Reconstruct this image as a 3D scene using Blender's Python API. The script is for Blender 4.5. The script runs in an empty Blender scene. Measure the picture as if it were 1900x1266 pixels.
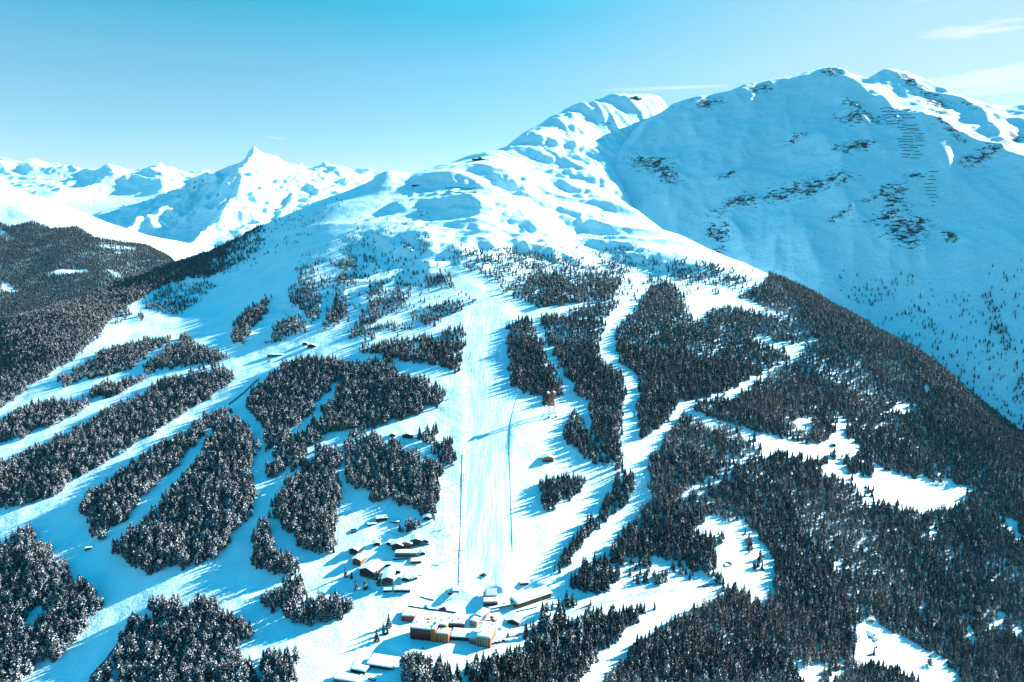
import bpy, bmesh, math, random
import numpy as np
from mathutils import Vector, Matrix
R = math.radians
SC = bpy.context.scene
COL = SC.collection
random.seed(7)
RNG = np.random.default_rng(11)

# ------------------------------------------------------------------ camera (photo measured on a 1900 x 1266 grid)
F = 1267.0
HC = 2355.0
PITCH = math.atan(213.0 / F)
SP, CP = math.sin(PITCH), math.cos(PITCH)
cam = bpy.data.cameras.new('camera')
cam.sensor_width = 36.0
cam.lens = 36.0 * F / 1900.0
cam.clip_start = 1.0
cam.clip_end = 90000.0
camo = bpy.data.objects.new('camera', cam)
camo.location = (0, 0, HC)
camo.rotation_euler = (R(90) - PITCH, 0, 0)
COL.objects.link(camo)
SC.camera = camo

def unproj(px, py, Y):
    u, v = px - 950.0, 633.0 - py
    t = Y / (v * SP + F * CP)
    return u * t, Y, HC + t * (v * CP - F * SP)

def proj(x, y, z):
    d = y * CP - (z - HC) * SP
    return 950.0 + F * x / d, 633.0 - F * (y * SP + (z - HC) * CP) / d

SUN_EL, SUN_AZ = R(23.0), R(28.0)          # azimuth measured from +X (right) towards +Y (away)
SX, SY = math.cos(SUN_AZ), math.sin(SUN_AZ)

# ------------------------------------------------------------------ noise
_perm = np.random.default_rng(5).integers(0, 1 << 30, 4096)
def _hash(i, j, s):
    return ((_perm[(i + _perm[(j + s * 131) & 4095]) & 4095]) & 0xffff) / 65535.0 * 2 * math.pi
def gnoise(x, y, s=0):
    x = np.asarray(x, float); y = np.asarray(y, float)
    i = np.floor(x).astype(np.int64); j = np.floor(y).astype(np.int64)
    fx, fy = x - i, y - j
    def g(di, dj):
        a = _hash(i + di, j + dj, s)
        return np.cos(a) * (fx - di) + np.sin(a) * (fy - dj)
    ux = fx * fx * fx * (fx * (fx * 6 - 15) + 10); uy = fy * fy * fy * (fy * (fy * 6 - 15) + 10)
    a = g(0, 0) * (1 - ux) + g(1, 0) * ux
    b = g(0, 1) * (1 - ux) + g(1, 1) * ux
    return (a * (1 - uy) + b * uy) * 1.5
def fbm(x, y, wl, octs=4, gain=.5, s=0):
    t = 0; a = 1.0
    for k in range(octs):
        t = t + a * gnoise(x / wl, y / wl, s + k)
        wl *= .5; a *= gain
    return t
def ridged(x, y, wl, octs=5, gain=.5, s=0):
    t = 0; a = 1.0; w = 1.0
    for k in range(octs):
        n = 1 - np.abs(gnoise(x / wl, y / wl, s + k)) * 1.6
        n = np.clip(n, 0, 1) ** 1.5
        t = t + a * n * w
        w = np.clip(n * 1.3, 0, 1)
        wl *= .5; a *= gain
    return t
def sstep(a, b, x):
    t = np.clip((x - a) / (b - a), 0, 1)
    return t * t * (3 - 2 * t)

# ------------------------------------------------------------------ thin plate spline over (x/y, ln y)
class TPS:
    def __init__(self, pts):                      # rows (x, y, z)
        P = np.array(pts, float)
        self.c = np.stack([P[:, 0] / P[:, 1], np.log(P[:, 1])], 1)
        n = len(P)
        K = self.k(self.c, self.c) + np.eye(n) * 1e-4
        A = np.zeros((n + 3, n + 3))
        A[:n, :n] = K; A[:n, n] = 1; A[:n, n + 1:] = self.c
        A[n:, :n] = A[:n, n:].T
        b = np.zeros(n + 3); b[:n] = P[:, 2]
        self.w = np.linalg.solve(A, b)
    @staticmethod
    def k(a, b):
        d2 = ((a[:, None, :] - b[None, :, :]) ** 2).sum(-1)
        return np.where(d2 > 1e-12, .5 * d2 * np.log(np.maximum(d2, 1e-12)), 0)
    def __call__(self, x, y):
        x = np.asarray(x, float); sh = x.shape
        q = np.stack([x.ravel() / y.ravel(), np.log(y.ravel())], 1)
        out = np.empty(len(q)); n = len(self.c)
        for i in range(0, len(q), 40000):
            s = q[i:i + 40000]
            out[i:i + 40000] = self.k(s, self.c) @ self.w[:n] + self.w[n] + s @ self.w[n + 1:]
        return out.reshape(sh)

class Field:
    """height field on a fan-shaped plan grid (rows at fixed distance, columns at fixed bearing)"""
    def __init__(self, u0, u1, nu, y0, y1, ny):
        self.u0, self.u1, self.nu = u0, u1, nu
        self.l0, self.l1, self.ny = math.log(y0), math.log(y1), ny
        u = np.linspace(u0, u1, nu); l = np.linspace(self.l0, self.l1, ny)
        L, U = np.meshgrid(l, u, indexing='ij')
        self.Y = np.exp(L); self.X = U * self.Y
        self.Z = np.zeros_like(self.X)
    def h(self, x, y):
        x = np.asarray(x, float); y = np.asarray(y, float)
        a = np.clip((x / y - self.u0) / (self.u1 - self.u0) * (self.nu - 1), 0, self.nu - 1.001)
        b = np.clip((np.log(y) - self.l0) / (self.l1 - self.l0) * (self.ny - 1), 0, self.ny - 1.001)
        i = a.astype(int); j = b.astype(int); fa = a - i; fb = b - j
        Z = self.Z
        return (Z[j, i] * (1 - fa) + Z[j, i + 1] * fa) * (1 - fb) + (Z[j + 1, i] * (1 - fa) + Z[j + 1, i + 1] * fa) * fb
    def hit(self, px, py, ymin=None, ymax=None):
        """first terrain point seen at a photo position"""
        ys = np.exp(np.linspace(math.log(ymin) if ymin else self.l0, math.log(ymax) if ymax else self.l1, 4000))
        u, v = px - 950.0, 633.0 - py
        t = ys / (v * SP + F * CP)
        x = u * t; z = HC + t * (v * CP - F * SP)
        k = np.nonzero(z < self.h(x, ys))[0]
        if len(k) == 0: return None
        k = k[0]
        return float(x[k]), float(ys[k]), float(self.h(x[k], ys[k]))
    def visible(self, x, y, z, n=60, slack=3.0):
        """is a point seen from the camera over this field"""
        ok = np.ones(len(x), bool)
        for s in np.linspace(.25, .985, n):
            yy = y * s; m = yy > math.exp(self.l0)
            zz = HC + (z - HC) * s
            ok &= ~(m & (self.h(x * s, np.maximum(yy, math.exp(self.l0))) > zz + slack))
        return ok
    def mesh(self, name, mat, attrs=None):
        me = bpy.data.meshes.new(name)
        n = self.X.size
        co = np.stack([self.X.ravel(), self.Y.ravel(), self.Z.ravel()], 1).astype(np.float32)
        idx = np.arange(n).reshape(self.ny, self.nu)
        q = np.stack([idx[:-1, :-1], idx[:-1, 1:], idx[1:, 1:], idx[1:, :-1]], -1).reshape(-1, 4)
        me.vertices.add(n); me.vertices.foreach_set('co', co.ravel())
        me.loops.add(q.size); me.loops.foreach_set('vertex_index', q.ravel().astype(np.int32))
        me.polygons.add(len(q))
        me.polygons.foreach_set('loop_start', (np.arange(len(q)) * 4).astype(np.int32))
        me.polygons.foreach_set('use_smooth', np.ones(len(q), bool))
        me.update(calc_edges=True)
        for k, a in (attrs or {}).items():
            at = me.attributes.new(k, 'FLOAT', 'POINT')
            at.data.foreach_set('value', a.ravel().astype(np.float32))
        me.materials.append(mat)
        o = bpy.data.objects.new(name, me); COL.objects.link(o)
        o['kind'] = 'structure'
        return o

def inside(px, py, poly):
    poly = np.asarray(poly, float)
    px = np.asarray(px); py = np.asarray(py)
    r = np.zeros(px.shape, bool)
    x0, y0 = poly[:, 0].min(), poly[:, 1].min(); x1, y1 = poly[:, 0].max(), poly[:, 1].max()
    m = (px >= x0) & (px <= x1) & (py >= y0) & (py <= y1)
    if not m.any(): return r
    qx, qy = px[m], py[m]; rr = np.zeros(qx.shape, bool)
    j = len(poly) - 1
    for i in range(len(poly)):
        xi, yi = poly[i]; xj, yj = poly[j]
        if yi != yj:
            c = ((yi > qy) != (yj > qy)) & (qx < (xj - xi) * (qy - yi) / (yj - yi) + xi)
            rr ^= c
        j = i
    r[m] = rr
    return r
def near_line(px, py, line, w):
    r = np.zeros(np.shape(px), bool)
    for (ax, ay), (bx, by) in zip(line[:-1], line[1:]):
        dx, dy = bx - ax, by - ay
        t = np.clip(((px - ax) * dx + (py - ay) * dy) / (dx * dx + dy * dy), 0, 1)
        r |= (px - ax - t * dx) ** 2 + (py - ay - t * dy) ** 2 < w * w
    return r
TS = 640.0 / 1884.0
TILE = dict(A=(0, 500), B=(630, 500), C=(1260, 500), D=(0, 836), E=(630, 836), G=(1260, 836), U=(0, 150), V=(630, 150), W=(1260, 100), P=(0, 0))
def T(k, pts):
    ox, oy = TILE[k]; s = 1.0 if k == 'P' else TS
    return [(ox + x * s, oy + y * s) for x, y in pts]
# ------------------------------------------------------------------ the ski mountain: control points (photo x, photo y, distance)
MC = []
def col(px, rows):
    for py, Y in rows: MC.append(unproj(px, py, Y))
col(0, [(605, 2050), (700, 1570), (800, 1260), (900, 1075), (1000, 940), (1100, 835), (1266, 690)])
col(250, [(520, 2480), (600, 1850), (640, 1660), (700, 1450), (800, 1200), (900, 1030), (1000, 898), (1100, 800), (1266, 662)])
col(500, [(415, 2620), (500, 2090), (600, 1625), (700, 1350), (800, 1145), (900, 990), (1000, 870), (1100, 780), (1266, 640)])
col(400, [(470, 2560), (560, 1980), (620, 1650)])
col(690, [(338, 2740), (450, 2060), (520, 1810)])
for p in [(711, 361, 2480), (660, 400, 2310), (620, 436, 2170), (557, 481, 2070), (542, 520, 1900), (530, 560, 1750)]: MC.append(unproj(*p))
col(900, [(283, 2900), (300, 2760), (350, 2430), (400, 2190), (450, 1985), (500, 1800), (560, 1610), (620, 1440), (700, 1265), (800, 1100), (900, 970), (1000, 865), (1090, 785), (1150, 725), (1266, 620)])
col(780, [(318, 2740), (350, 2500), (400, 2250)])
col(980, [(247, 3200), (300, 2880), (350, 2570)])
col(1040, [(210, 3420), (260, 3180), (310, 2880)])
col(1110, [(190, 3560), (240, 3360), (420, 2330), (480, 2030)])
col(1180, [(180, 3720), (560, 1630), (700, 1290), (800, 1120), (900, 990), (1000, 890), (1100, 800), (1266, 655)])
EDGE = [(1238, 198, 3790), (1195, 238, 3500), (1155, 278, 3220), (1132, 305, 3030), (1140, 355, 2700), (1190, 400, 2490), (1252, 432, 2330), (1310, 462, 2200), (1380, 490, 2080)]
for p in EDGE: MC.append(unproj(*p))
col(1235, [(500, 1960)])
col(1380, [(560, 1730), (640, 1490), (720, 1320)])
col(1450, [(522, 1950), (800, 1190), (900, 1060), (1000, 950), (1100, 850), (1266, 700)])
col(1560, [(582, 1790)])
col(1700, [(662, 1590), (750, 1440), (820, 1320), (900, 1190), (1000, 1060), (1100, 950), (1266, 790)])
col(1900, [(830, 1370), (900, 1250), (1000, 1110), (1100, 990), (1266, 830)])
# out of frame and behind the skyline
def raw(*p): MC.append(p)
for px, py, Y in [(0, 605, 2050), (250, 520, 2480), (400, 470, 2560), (500, 415, 2620), (690, 338, 2740)]:
    x, y, z = unproj(px, py, Y)
    raw(x * 1.22 - 150, y * 1.17, z - 300)
for px, py, Y in [(1450, 522, 1950), (1560, 582, 1790), (1700, 662, 1590), (1900, 830, 1370)]:
    x, y, z = unproj(px, py, Y)
    raw(x * 1.12 + 170, y * 1.10, z - 170)
for px, py, Y, d in [(780, 318, 2740, 150), (900, 283, 2900, 160), (980, 247, 3200, 160), (1040, 210, 3420, 150), (1110, 190, 3560, 140), (1180, 180, 3720, 120)]:
    x, y, z = unproj(px, py, Y)
    raw(x - 160, y + 330, z - d)
raw(-1700, 1550, 1850); raw(-1300, 1000, 1850); raw(-900, 650, 1840); raw(-500, 400, 1910); raw(0, 400, 1920); raw(500, 400, 1860); raw(900, 650, 1790); raw(1350, 1100, 1800)
raw(1700, 1500, 1700); raw(1500, 2400, 1700); raw(1200, 2900, 1950); raw(1100, 2650, 1900); raw(950, 2350, 1960); raw(800, 2850, 2200); raw(950, 3400, 2350); raw(1000, 3900, 2500); raw(2000, 3300, 1900); raw(2200, 2200, 1700); raw(-1400, 3500, 2000); raw(-2600, 2600, 1500)
M = Field(-1.15, 1.15, 900, 360, 4300, 880)
M.Z = TPS(MC)(M.X, M.Y)
ex = np.array([unproj(*p) for p in EDGE][::-1])
dx = M.X - np.interp(M.Y, ex[:, 1], ex[:, 0]) - 10 - 14 * gnoise(M.X / 60, M.Y / 60, 9)
dd = np.where(dx > 40, dx - 20, np.where(dx > 0, dx * dx / 80, 0))
M.Z -= .9 * dd * sstep(2020, 2200, M.Y)

# lie of the snow: small slopes everywhere, more on the open dome
PXm, PYm = proj(M.X, M.Y, M.Z)
def groom_mask(px, py):
    m = inside(px, py, T('B', [(715, 170), (870, 165), (930, 270), (910, 400), (935, 520), (930, 640), (960, 720), (930, 900), (925, 1050), (930, 1266), (940, 1550), (960, 1760), (660, 1760), (670, 1300), (690, 900), (700, 600), (700, 300)]))
    return m.astype(float)
G0 = groom_mask(PXm, PYm)
def blur(a, n):
    for _ in range(n):
        b = a.copy()
        b[1:-1, 1:-1] = (a[1:-1, 1:-1] * 2 + a[:-2, 1:-1] + a[2:, 1:-1] + a[1:-1, :-2] + a[1:-1, 2:]) / 6
        a = b
    return a
GROOM = blur(G0, 6)
dome = sstep(1750, 2150, M.Y)
calm = 1 - .85 * GROOM
DA = M.X * .95 - M.Y * .31; DB = M.X * .31 + M.Y * .95          # drifts lie along the first, across the second
WRP = 25 * gnoise(M.X / 160, M.Y / 160, 19)
low = 1 - dome
M.Z += calm * fbm(M.X, M.Y, 170, 3, .45, 20) * (4.0 * low + 2.5 * dome)
M.Z += calm * low * fbm(M.X + M.Y * .35, M.Y * .55, 60, 3, .5, 40)
dr = ridged(DA / 6.5, DB + WRP, 125, 2, .4, 44) - .7
east = sstep(-420, -150, M.X)
gl = sstep(2450, 2800, M.Y) * sstep(40, 250, M.X)
M.Z += calm * dome * dr * (3.0 + 7.0 * east) * (1 - .8 * gl)
# gullies running off the summit ridge
gw = 34 * gnoise(M.X / 150, M.Y / 150, 63)
M.Z += gl * np.clip(8 + 9 * gnoise(M.X / 210, M.Y / 210, 64), 2, 15) * (ridged(M.X * .9 + M.Y * .45 + gw, M.Y * .22 - M.X * .11, 82, 4, .55, 60) - .6)

# drifts and steps that throw the blue patches on the open slopes: (photo x, y, half width, half height, height factor)
BUMPS = [(712, 455, 17, 27, 1.0), (762, 440, 15, 12, 1), (748, 475, 15, 18, 1), (783, 462, 14, 15, 1), (870, 420, 14, 10, 1), (980, 425, 22, 14, 1), (898, 458, 8, 10, 1),
         (1090, 415, 27, 11, 1), (1040, 385, 40, 16, .9), (940, 382, 12, 5, 1), (1010, 265, 28, 20, 1.2), (1020, 295, 28, 10, 1), (1095, 335, 40, 16, 1),
         (1095, 205, 28, 9, 1.2), (1150, 190, 26, 10, 1.2), (850, 375, 30, 14, 1), (830, 335, 35, 14, 1.1), (735, 385, 14, 8, 1), (1010, 470, 30, 10, .9), (1130, 455, 30, 8, .9),
         (690, 505, 25, 10, .8), (780, 510, 28, 14, .9), (840, 470, 12, 10, 1), (1060, 350, 26, 12, 1), (935, 340, 20, 7, 1), (1120, 380, 26, 7, 1), (890, 310, 14, 6, .9), (1070, 270, 14, 22, 1),
         (1190, 480, 26, 9, 1), (960, 460, 8, 12, 1), (560, 560, 26, 14, .7), (700, 540, 30, 8, .7), (950, 345, 16, 8, 1), (640, 560, 30, 22, .8), (1240, 495, 22, 8, .9), (880, 345, 14, 5, .9)]
WX = fbm(M.X, M.Y, 45, 2, .5, 200); WY = fbm(M.X, M.Y, 45, 2, .5, 210)
for bx, by, hw, hh, k in BUMPS:
    p = M.hit(bx, by)
    if not p: continue
    x0, y0, _ = p
    mpp = y0 / F
    q1 = M.hit(bx, by - hh); q2 = M.hit(bx, by + hh)
    dy_ = abs((q1 or p)[1] - (q2 or p)[1]) if q1 and q2 else hh * 4 * mpp
    dx, dy = M.X - x0, M.Y - y0
    if bx < 800:                                   # hollows on the left shoulder: scooped across the sun
        L = 2 * hw * mpp; W = min(max(dy_, 30), 240)
        pp = dx * SX + dy * SY + WX * L * .3; qq = -dx * SY + dy * SX + WY * W * .2
    else:                                          # long drifts: steep side towards the valley
        L = min(max(dy_ * .6, 22), 70); W = 3.4 * hw * mpp
        pp = dx * .31 + dy * .95 + WX * L * .3; qq = dx * .95 - dy * .31 + WY * W * .2
        pp = pp + .0006 * qq * np.abs(qq)
    w = np.exp(-np.abs(qq / (W * .6)) ** 2.6)
    prof = np.where(pp > L * .5, np.exp(-((pp - L * .5) / (L * 1.9)) ** 2), np.where(pp > -L * .5, np.sin(pp / L * math.pi), -np.exp(-((pp + L * .5) / (L * 2.4)) ** 2)))
    M.Z += np.minimum(L * .19, 17) * k * w * prof

p = M.hit(716, 340)
M.Z += 34 * np.exp(-((M.X - p[0]) ** 2 + ((M.Y - p[1] - 20) * .8) ** 2) / 62 ** 2)

# terraces cut for the hotel yard and the road
def flatten(px, py, rad, dz=0.0, soft=1.6):
    p = M.hit(px, py)
    x0, y0, z0 = p
    d = np.hypot(M.X - x0, M.Y - y0)
    w = 1 - sstep(rad, rad * soft, d)
    M.Z += (z0 + dz - M.Z) * w
flatten(830, 1170, 46); flatten(985, 1120, 26); flatten(912, 1112, 14)
flatten(700, 1225, 18)

# ------------------------------------------------------------------ the shaded mountain on the right
def face(px, py, off=0.0):
    x, y, z = unproj(px, py, 1000.0)
    n, m = x / 1000.0, (z - HC) / 1000.0
    Y = (HC - 2626 - off + .2 * 459 + .6 * 3060) / (.2 * n + .6 - m)
    return unproj(px, py, Y)
RC = [face(px, py) for px, py in [(1140, 308), (1160, 282), (1197, 243), (1238, 205), (1270, 190), (1330, 178), (1400, 157), (1470, 146), (1520, 131), (1548, 127), (1162, 362), (1215, 405), (1300, 445), (1380, 484)]]
for px, y0, y1 in ((1230, 260, 400), (1320, 230, 440), (1420, 215, 490), (1520, 190, 540), (1620, 230, 600), (1720, 270, 660), (1820, 300, 740), (1900, 330, 800)):
    for k in range(5): RC.append(face(px, y0 + (y1 - y0) * k / 4, 14 * math.sin(px * .02 + k)))
SPUR = [(1548, 127), (1572, 143), (1598, 166), (1645, 193), (1700, 216), (1752, 238), (1805, 254), (1852, 271), (1900, 300)]
SPU = [face(*p) for p in SPUR]
RC += SPU
SP2 = [face(*p, -85) for p in [(1612, 148), (1640, 131), (1680, 140), (1720, 162), (1780, 193), (1830, 214), (1870, 222), (1900, 224)]]
RC += SP2 + [face(*p, -52) for p in [(1590, 150), (1660, 178), (1720, 200), (1800, 230), (1880, 262)]]
RC += [(900, 4500, 2650), (2000, 4900, 2750), (3300, 4500, 2850), (4600, 3800, 2700), (3000, 3300, 2850), (2600, 2700, 2720), (2350, 2100, 2480), (2100, 1750, 2280), (1800, 1500, 2080), (1500, 1260, 1880), (2200, 1300, 2200), (3000, 1500, 2350), (4400, 2600, 2500), (400, 4300, 2450), (150, 3000, 2300), (250, 2200, 2000)]
RM = Field(.06, 2.2, 760, 1250, 5000, 540)
RM.Z = TPS(RC)(RM.X, RM.Y)
ex0 = np.interp(RM.Y, ex[:, 1], ex[:, 0])
left = (RM.X < ex0 - 12) & (RM.Y > 2080)
RM.Z = np.where(left, np.minimum(RM.Z, M.h(RM.X, RM.Y) - 25 - .25 * np.clip(ex0 - RM.X, 0, 400)), RM.Z)
RPX, RPY = proj(RM.X, RM.Y, RM.Z)
hi = sstep(2250, 2900, RM.Z)
FA, FB = RM.X * .316 + RM.Y * .949, RM.X * .949 - RM.Y * .316
RM.Z += (ridged(FA / 3.6, FB + 40 * gnoise(RM.X / 300, RM.Y / 300, 83), 230, 3, .5, 84) - .8) * 13 * sstep(1950, 2350, RM.Z)
RM.Z += hi * 16 * (ridged(RM.X * .9 + RM.Y * .2, RM.Y * .6, 420, 5, .5, 80) - 1.0) + fbm(RM.X, RM.Y, 240, 5, .5, 90) * 9
# sharp crests along the spur and the far ridge
def crest(f, line, amp, wid):
    best = np.full(f.X.shape, 1e9)
    for (ax, ay, az), (bx, by, bz) in zip(line[:-1], line[1:]):
        ddx, ddy = bx - ax, by - ay
        t = np.clip(((f.X - ax) * ddx + (f.Y - ay) * ddy) / (ddx * ddx + ddy * ddy), 0, 1)
        best = np.minimum(best, np.hypot(f.X - ax - t * ddx, f.Y - ay - t * ddy))
    best = np.abs(best + wid * .5 * gnoise(f.X / 90, f.Y / 90, 77))
    f.Z += amp * np.exp(-best / wid)
crest(RM, SPU, 15, 32); crest(RM, SP2, 13, 40)
# keep the far crest from bulging above the ridge line measured on the photo
tx, ty = proj(RM.X, RM.Y, RM.Z)
lim = np.interp(tx, [1200, 1238, 1270, 1330, 1400, 1470, 1520, 1548, 1580, 1612, 1640, 1680, 1720, 1780, 1830, 1870, 1900, 2000], [190, 196, 186, 175, 154, 143, 129, 125, 138, 146, 129, 134, 150, 177, 195, 198, 194, 205])
ov = np.maximum(lim - ty, 0)
RM.Z -= np.where((tx > 1240) & (RM.Y > 2300), ov * 1.02 * RM.Y / F, 0)
# rock bands: (photo x, y, half width, half height, tilt)
ROCKS = [(1530, 340, 70, 14, -.2), (1440, 362, 50, 12, -.3), (1700, 415, 40, 16, -.1), (1640, 365, 50, 10, -.2), (1230, 320, 40, 22, .3), (1190, 300, 24, 14, 0), (1495, 345, 90, 22, -.18), (1370, 378, 60, 14, -.35), (1660, 375, 34, 12, -.3), (1680, 430, 52, 34, .1), (1650, 400, 60, 14, -.3), (1690, 455, 30, 16, .2), (1210, 305, 55, 18, .1), (1590, 270, 55, 12, -.2), (1820, 285, 50, 18, -.3),
         (1860, 268, 26, 10, 0), (1600, 215, 60, 18, .1), (1410, 165, 34, 10, -.1), (1315, 190, 36, 10, -.15), (1740, 195, 40, 26, .6), (1820, 205, 40, 14, .3), (1590, 195, 30, 10, .4), (1335, 430, 30, 22, .2), (1330, 470, 22, 14, -.5),
         (1765, 440, 22, 10, .4), (1880, 250, 24, 14, .4), (1560, 400, 30, 10, -.3), (1480, 260, 26, 8, -.2), (1540, 140, 30, 8, 0), (1690, 150, 40, 10, .5), (1650, 350, 40, 9, -.2), (1700, 325, 24, 8, 0), (1760, 240, 40, 14, .5), (1350, 330, 30, 6, -.2)]
rock = np.zeros_like(RM.Z)
for cx, cy, hw, hh, tl in ROCKS:
    dx = RPX - cx; dy = RPY - cy - dx * tl
    rock = np.maximum(rock, np.exp(-((dx / hw / 1.35) ** 2 + (dy / hh / 1.45) ** 2)))
rock = np.maximum(rock, .36 * sstep(330, 200, RPY))
# rock steps stand out of the face
RM.Z += rock * 9 * ridged(RM.X * .5 + RM.Y * .2, RM.Y * .5, 60, 3, .5, 120)

# ------------------------------------------------------------------ far left: wooded hill, white peak, glacier range
HCn = [unproj(*p) for p in [(0, 347, 5300), (60, 372, 5150), (130, 403, 5000), (200, 432, 4850), (260, 457, 4750), (310, 474, 4650), (0, 420, 4700), (120, 450, 4500), (0, 500, 4100), (150, 500, 4200), (250, 510, 4250), (0, 600, 3500), (200, 560, 3800), (320, 520, 4300), (350, 492, 4550), (400, 512, 4450), (450, 530, 4300)]]
HCn += [(-5400, 6200, 2950), (-5200, 5000, 2750), (-4600, 3800, 2300), (-3300, 3000, 1650), (-1700, 4400, 1500), (-1200, 5000, 1500), (-1800, 5600, 1900), (-2700, 6300, 2100), (-4200, 6600, 2500)]
LH = Field(-1.35, -.25, 420, 2900, 6800, 320)
LH.Z = TPS(HCn)(LH.X, LH.Y)
LH.Z += fbm(LH.X, LH.Y, 500, 5, .5, 140) * 18 - 16

PC = [unproj(*p) for p in [(475, 280, 9500), (445, 297, 9400), (405, 315, 9200), (360, 338, 9000), (510, 294, 9600), (560, 312, 9700), (610, 325, 9800), (660, 338, 9900), (690, 352, 9900), (300, 355, 8900), (240, 372, 8700), (180, 392, 8500), (140, 410, 8300), (300, 420, 7800), (380, 400, 7900), (430, 380, 8300), (480, 350, 8900), (520, 370, 8700), (450, 430, 7400), (560, 380, 8400), (340, 460, 7100), (260, 460, 6900), (300, 480, 6600), (600, 420, 7600)]]
PC += [(-6500, 8000, 2600), (-5000, 10500, 2700), (-3600, 11200, 2700), (-1500, 11500, 2700), (500, 10500, 2500), (1500, 9000, 2300), (0, 7000, 1900), (-2600, 6300, 1700), (-4800, 6600, 2000)]
PK = Field(-.85, .12, 420, 6300, 12000, 380)
PK.Z = TPS(PC)(PK.X, PK.Y)
PRID = [[(340, 345, 9200), (375, 330, 9300), (410, 312, 9400), (445, 296, 9450), (475, 275, 9500), (510, 291, 9700), (560, 307, 9900), (610, 321, 10100), (660, 333, 10200), (700, 348, 10300)],
        [(475, 275, 9500), (455, 310, 9000), (440, 350, 8500), (410, 400, 7900), (360, 440, 7400), (300, 470, 6900)],
        [(560, 307, 9900), (545, 345, 9200), (530, 385, 8500), (520, 420, 8000), (470, 460, 7300)],
        [(375, 330, 9300), (340, 370, 8600), (270, 400, 8000), (215, 430, 7600)], [(640, 330, 10150), (640, 370, 9200), (620, 400, 8600)],
        [(510, 291, 9700), (500, 330, 9100), (488, 365, 8600)], [(410, 312, 9400), (400, 350, 8800), (385, 385, 8300)]]
zr = np.full(PK.X.shape, -1e9)
wx, wy = 60 * fbm(PK.X, PK.Y, 420, 3, .5, 230), 60 * fbm(PK.X, PK.Y, 420, 3, .5, 240)
for li, line in enumerate(PRID):
    pts = [unproj(*p) for p in line]
    for (ax, ay, az), (bx, by, bz) in zip(pts[:-1], pts[1:]):
        ddx, ddy = bx - ax, by - ay
        t = np.clip(((PK.X + wx - ax) * ddx + (PK.Y + wy - ay) * ddy) / (ddx * ddx + ddy * ddy), 0, 1)
        d = np.hypot(PK.X + wx - ax - t * ddx, PK.Y + wy - ay - t * ddy)
        zr = np.maximum(zr, az + (bz - az) * t - (.88 if li == 0 else .74) * d)
PK.Z = np.maximum(PK.Z - 120, zr) + (ridged(PK.X, PK.Y, 330, 5, .55, 150) - 1.0) * 38 * sstep(1900, 2500, zr) + fbm(PK.X, PK.Y, 300, 5, .55, 170) * 14

GC = [unproj(*p) for p in [(-150, 300, 15000), (0, 306, 15000), (40, 312, 15000), (90, 303, 15500), (120, 312, 15500), (150, 322, 15500), (180, 326, 15500), (200, 313, 15200), (240, 309, 15200), (290, 314, 15200), (340, 313, 15200), (375, 318, 15200), (420, 326, 15200), (560, 305, 15500), (620, 312, 15500), (660, 318, 15500), (690, 324, 15500), (760, 330, 15500), (0, 340, 13500), (100, 350, 13000), (180, 352, 13200), (60, 400, 11500), (160, 400, 11500), (280, 350, 13000), (640, 360, 13500)]]
GC += [(-14000, 14000, 3600), (-9000, 19500, 3300), (0, 19500, 3200), (-9000, 10500, 2500), (3000, 15000, 3000), (0, 11000, 2500), (-6000, 10800, 2500)]
GL = Field(-.98, .05, 420, 10600, 19000, 260)
GL.Z = TPS(GC)(GL.X, GL.Y)
GL.Z += (ridged(GL.X * .8 + GL.Y * .4, GL.Y * .7, 1500, 6, .5, 190) - 1.1) * 150 * sstep(2700, 3300, GL.Z)
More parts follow.
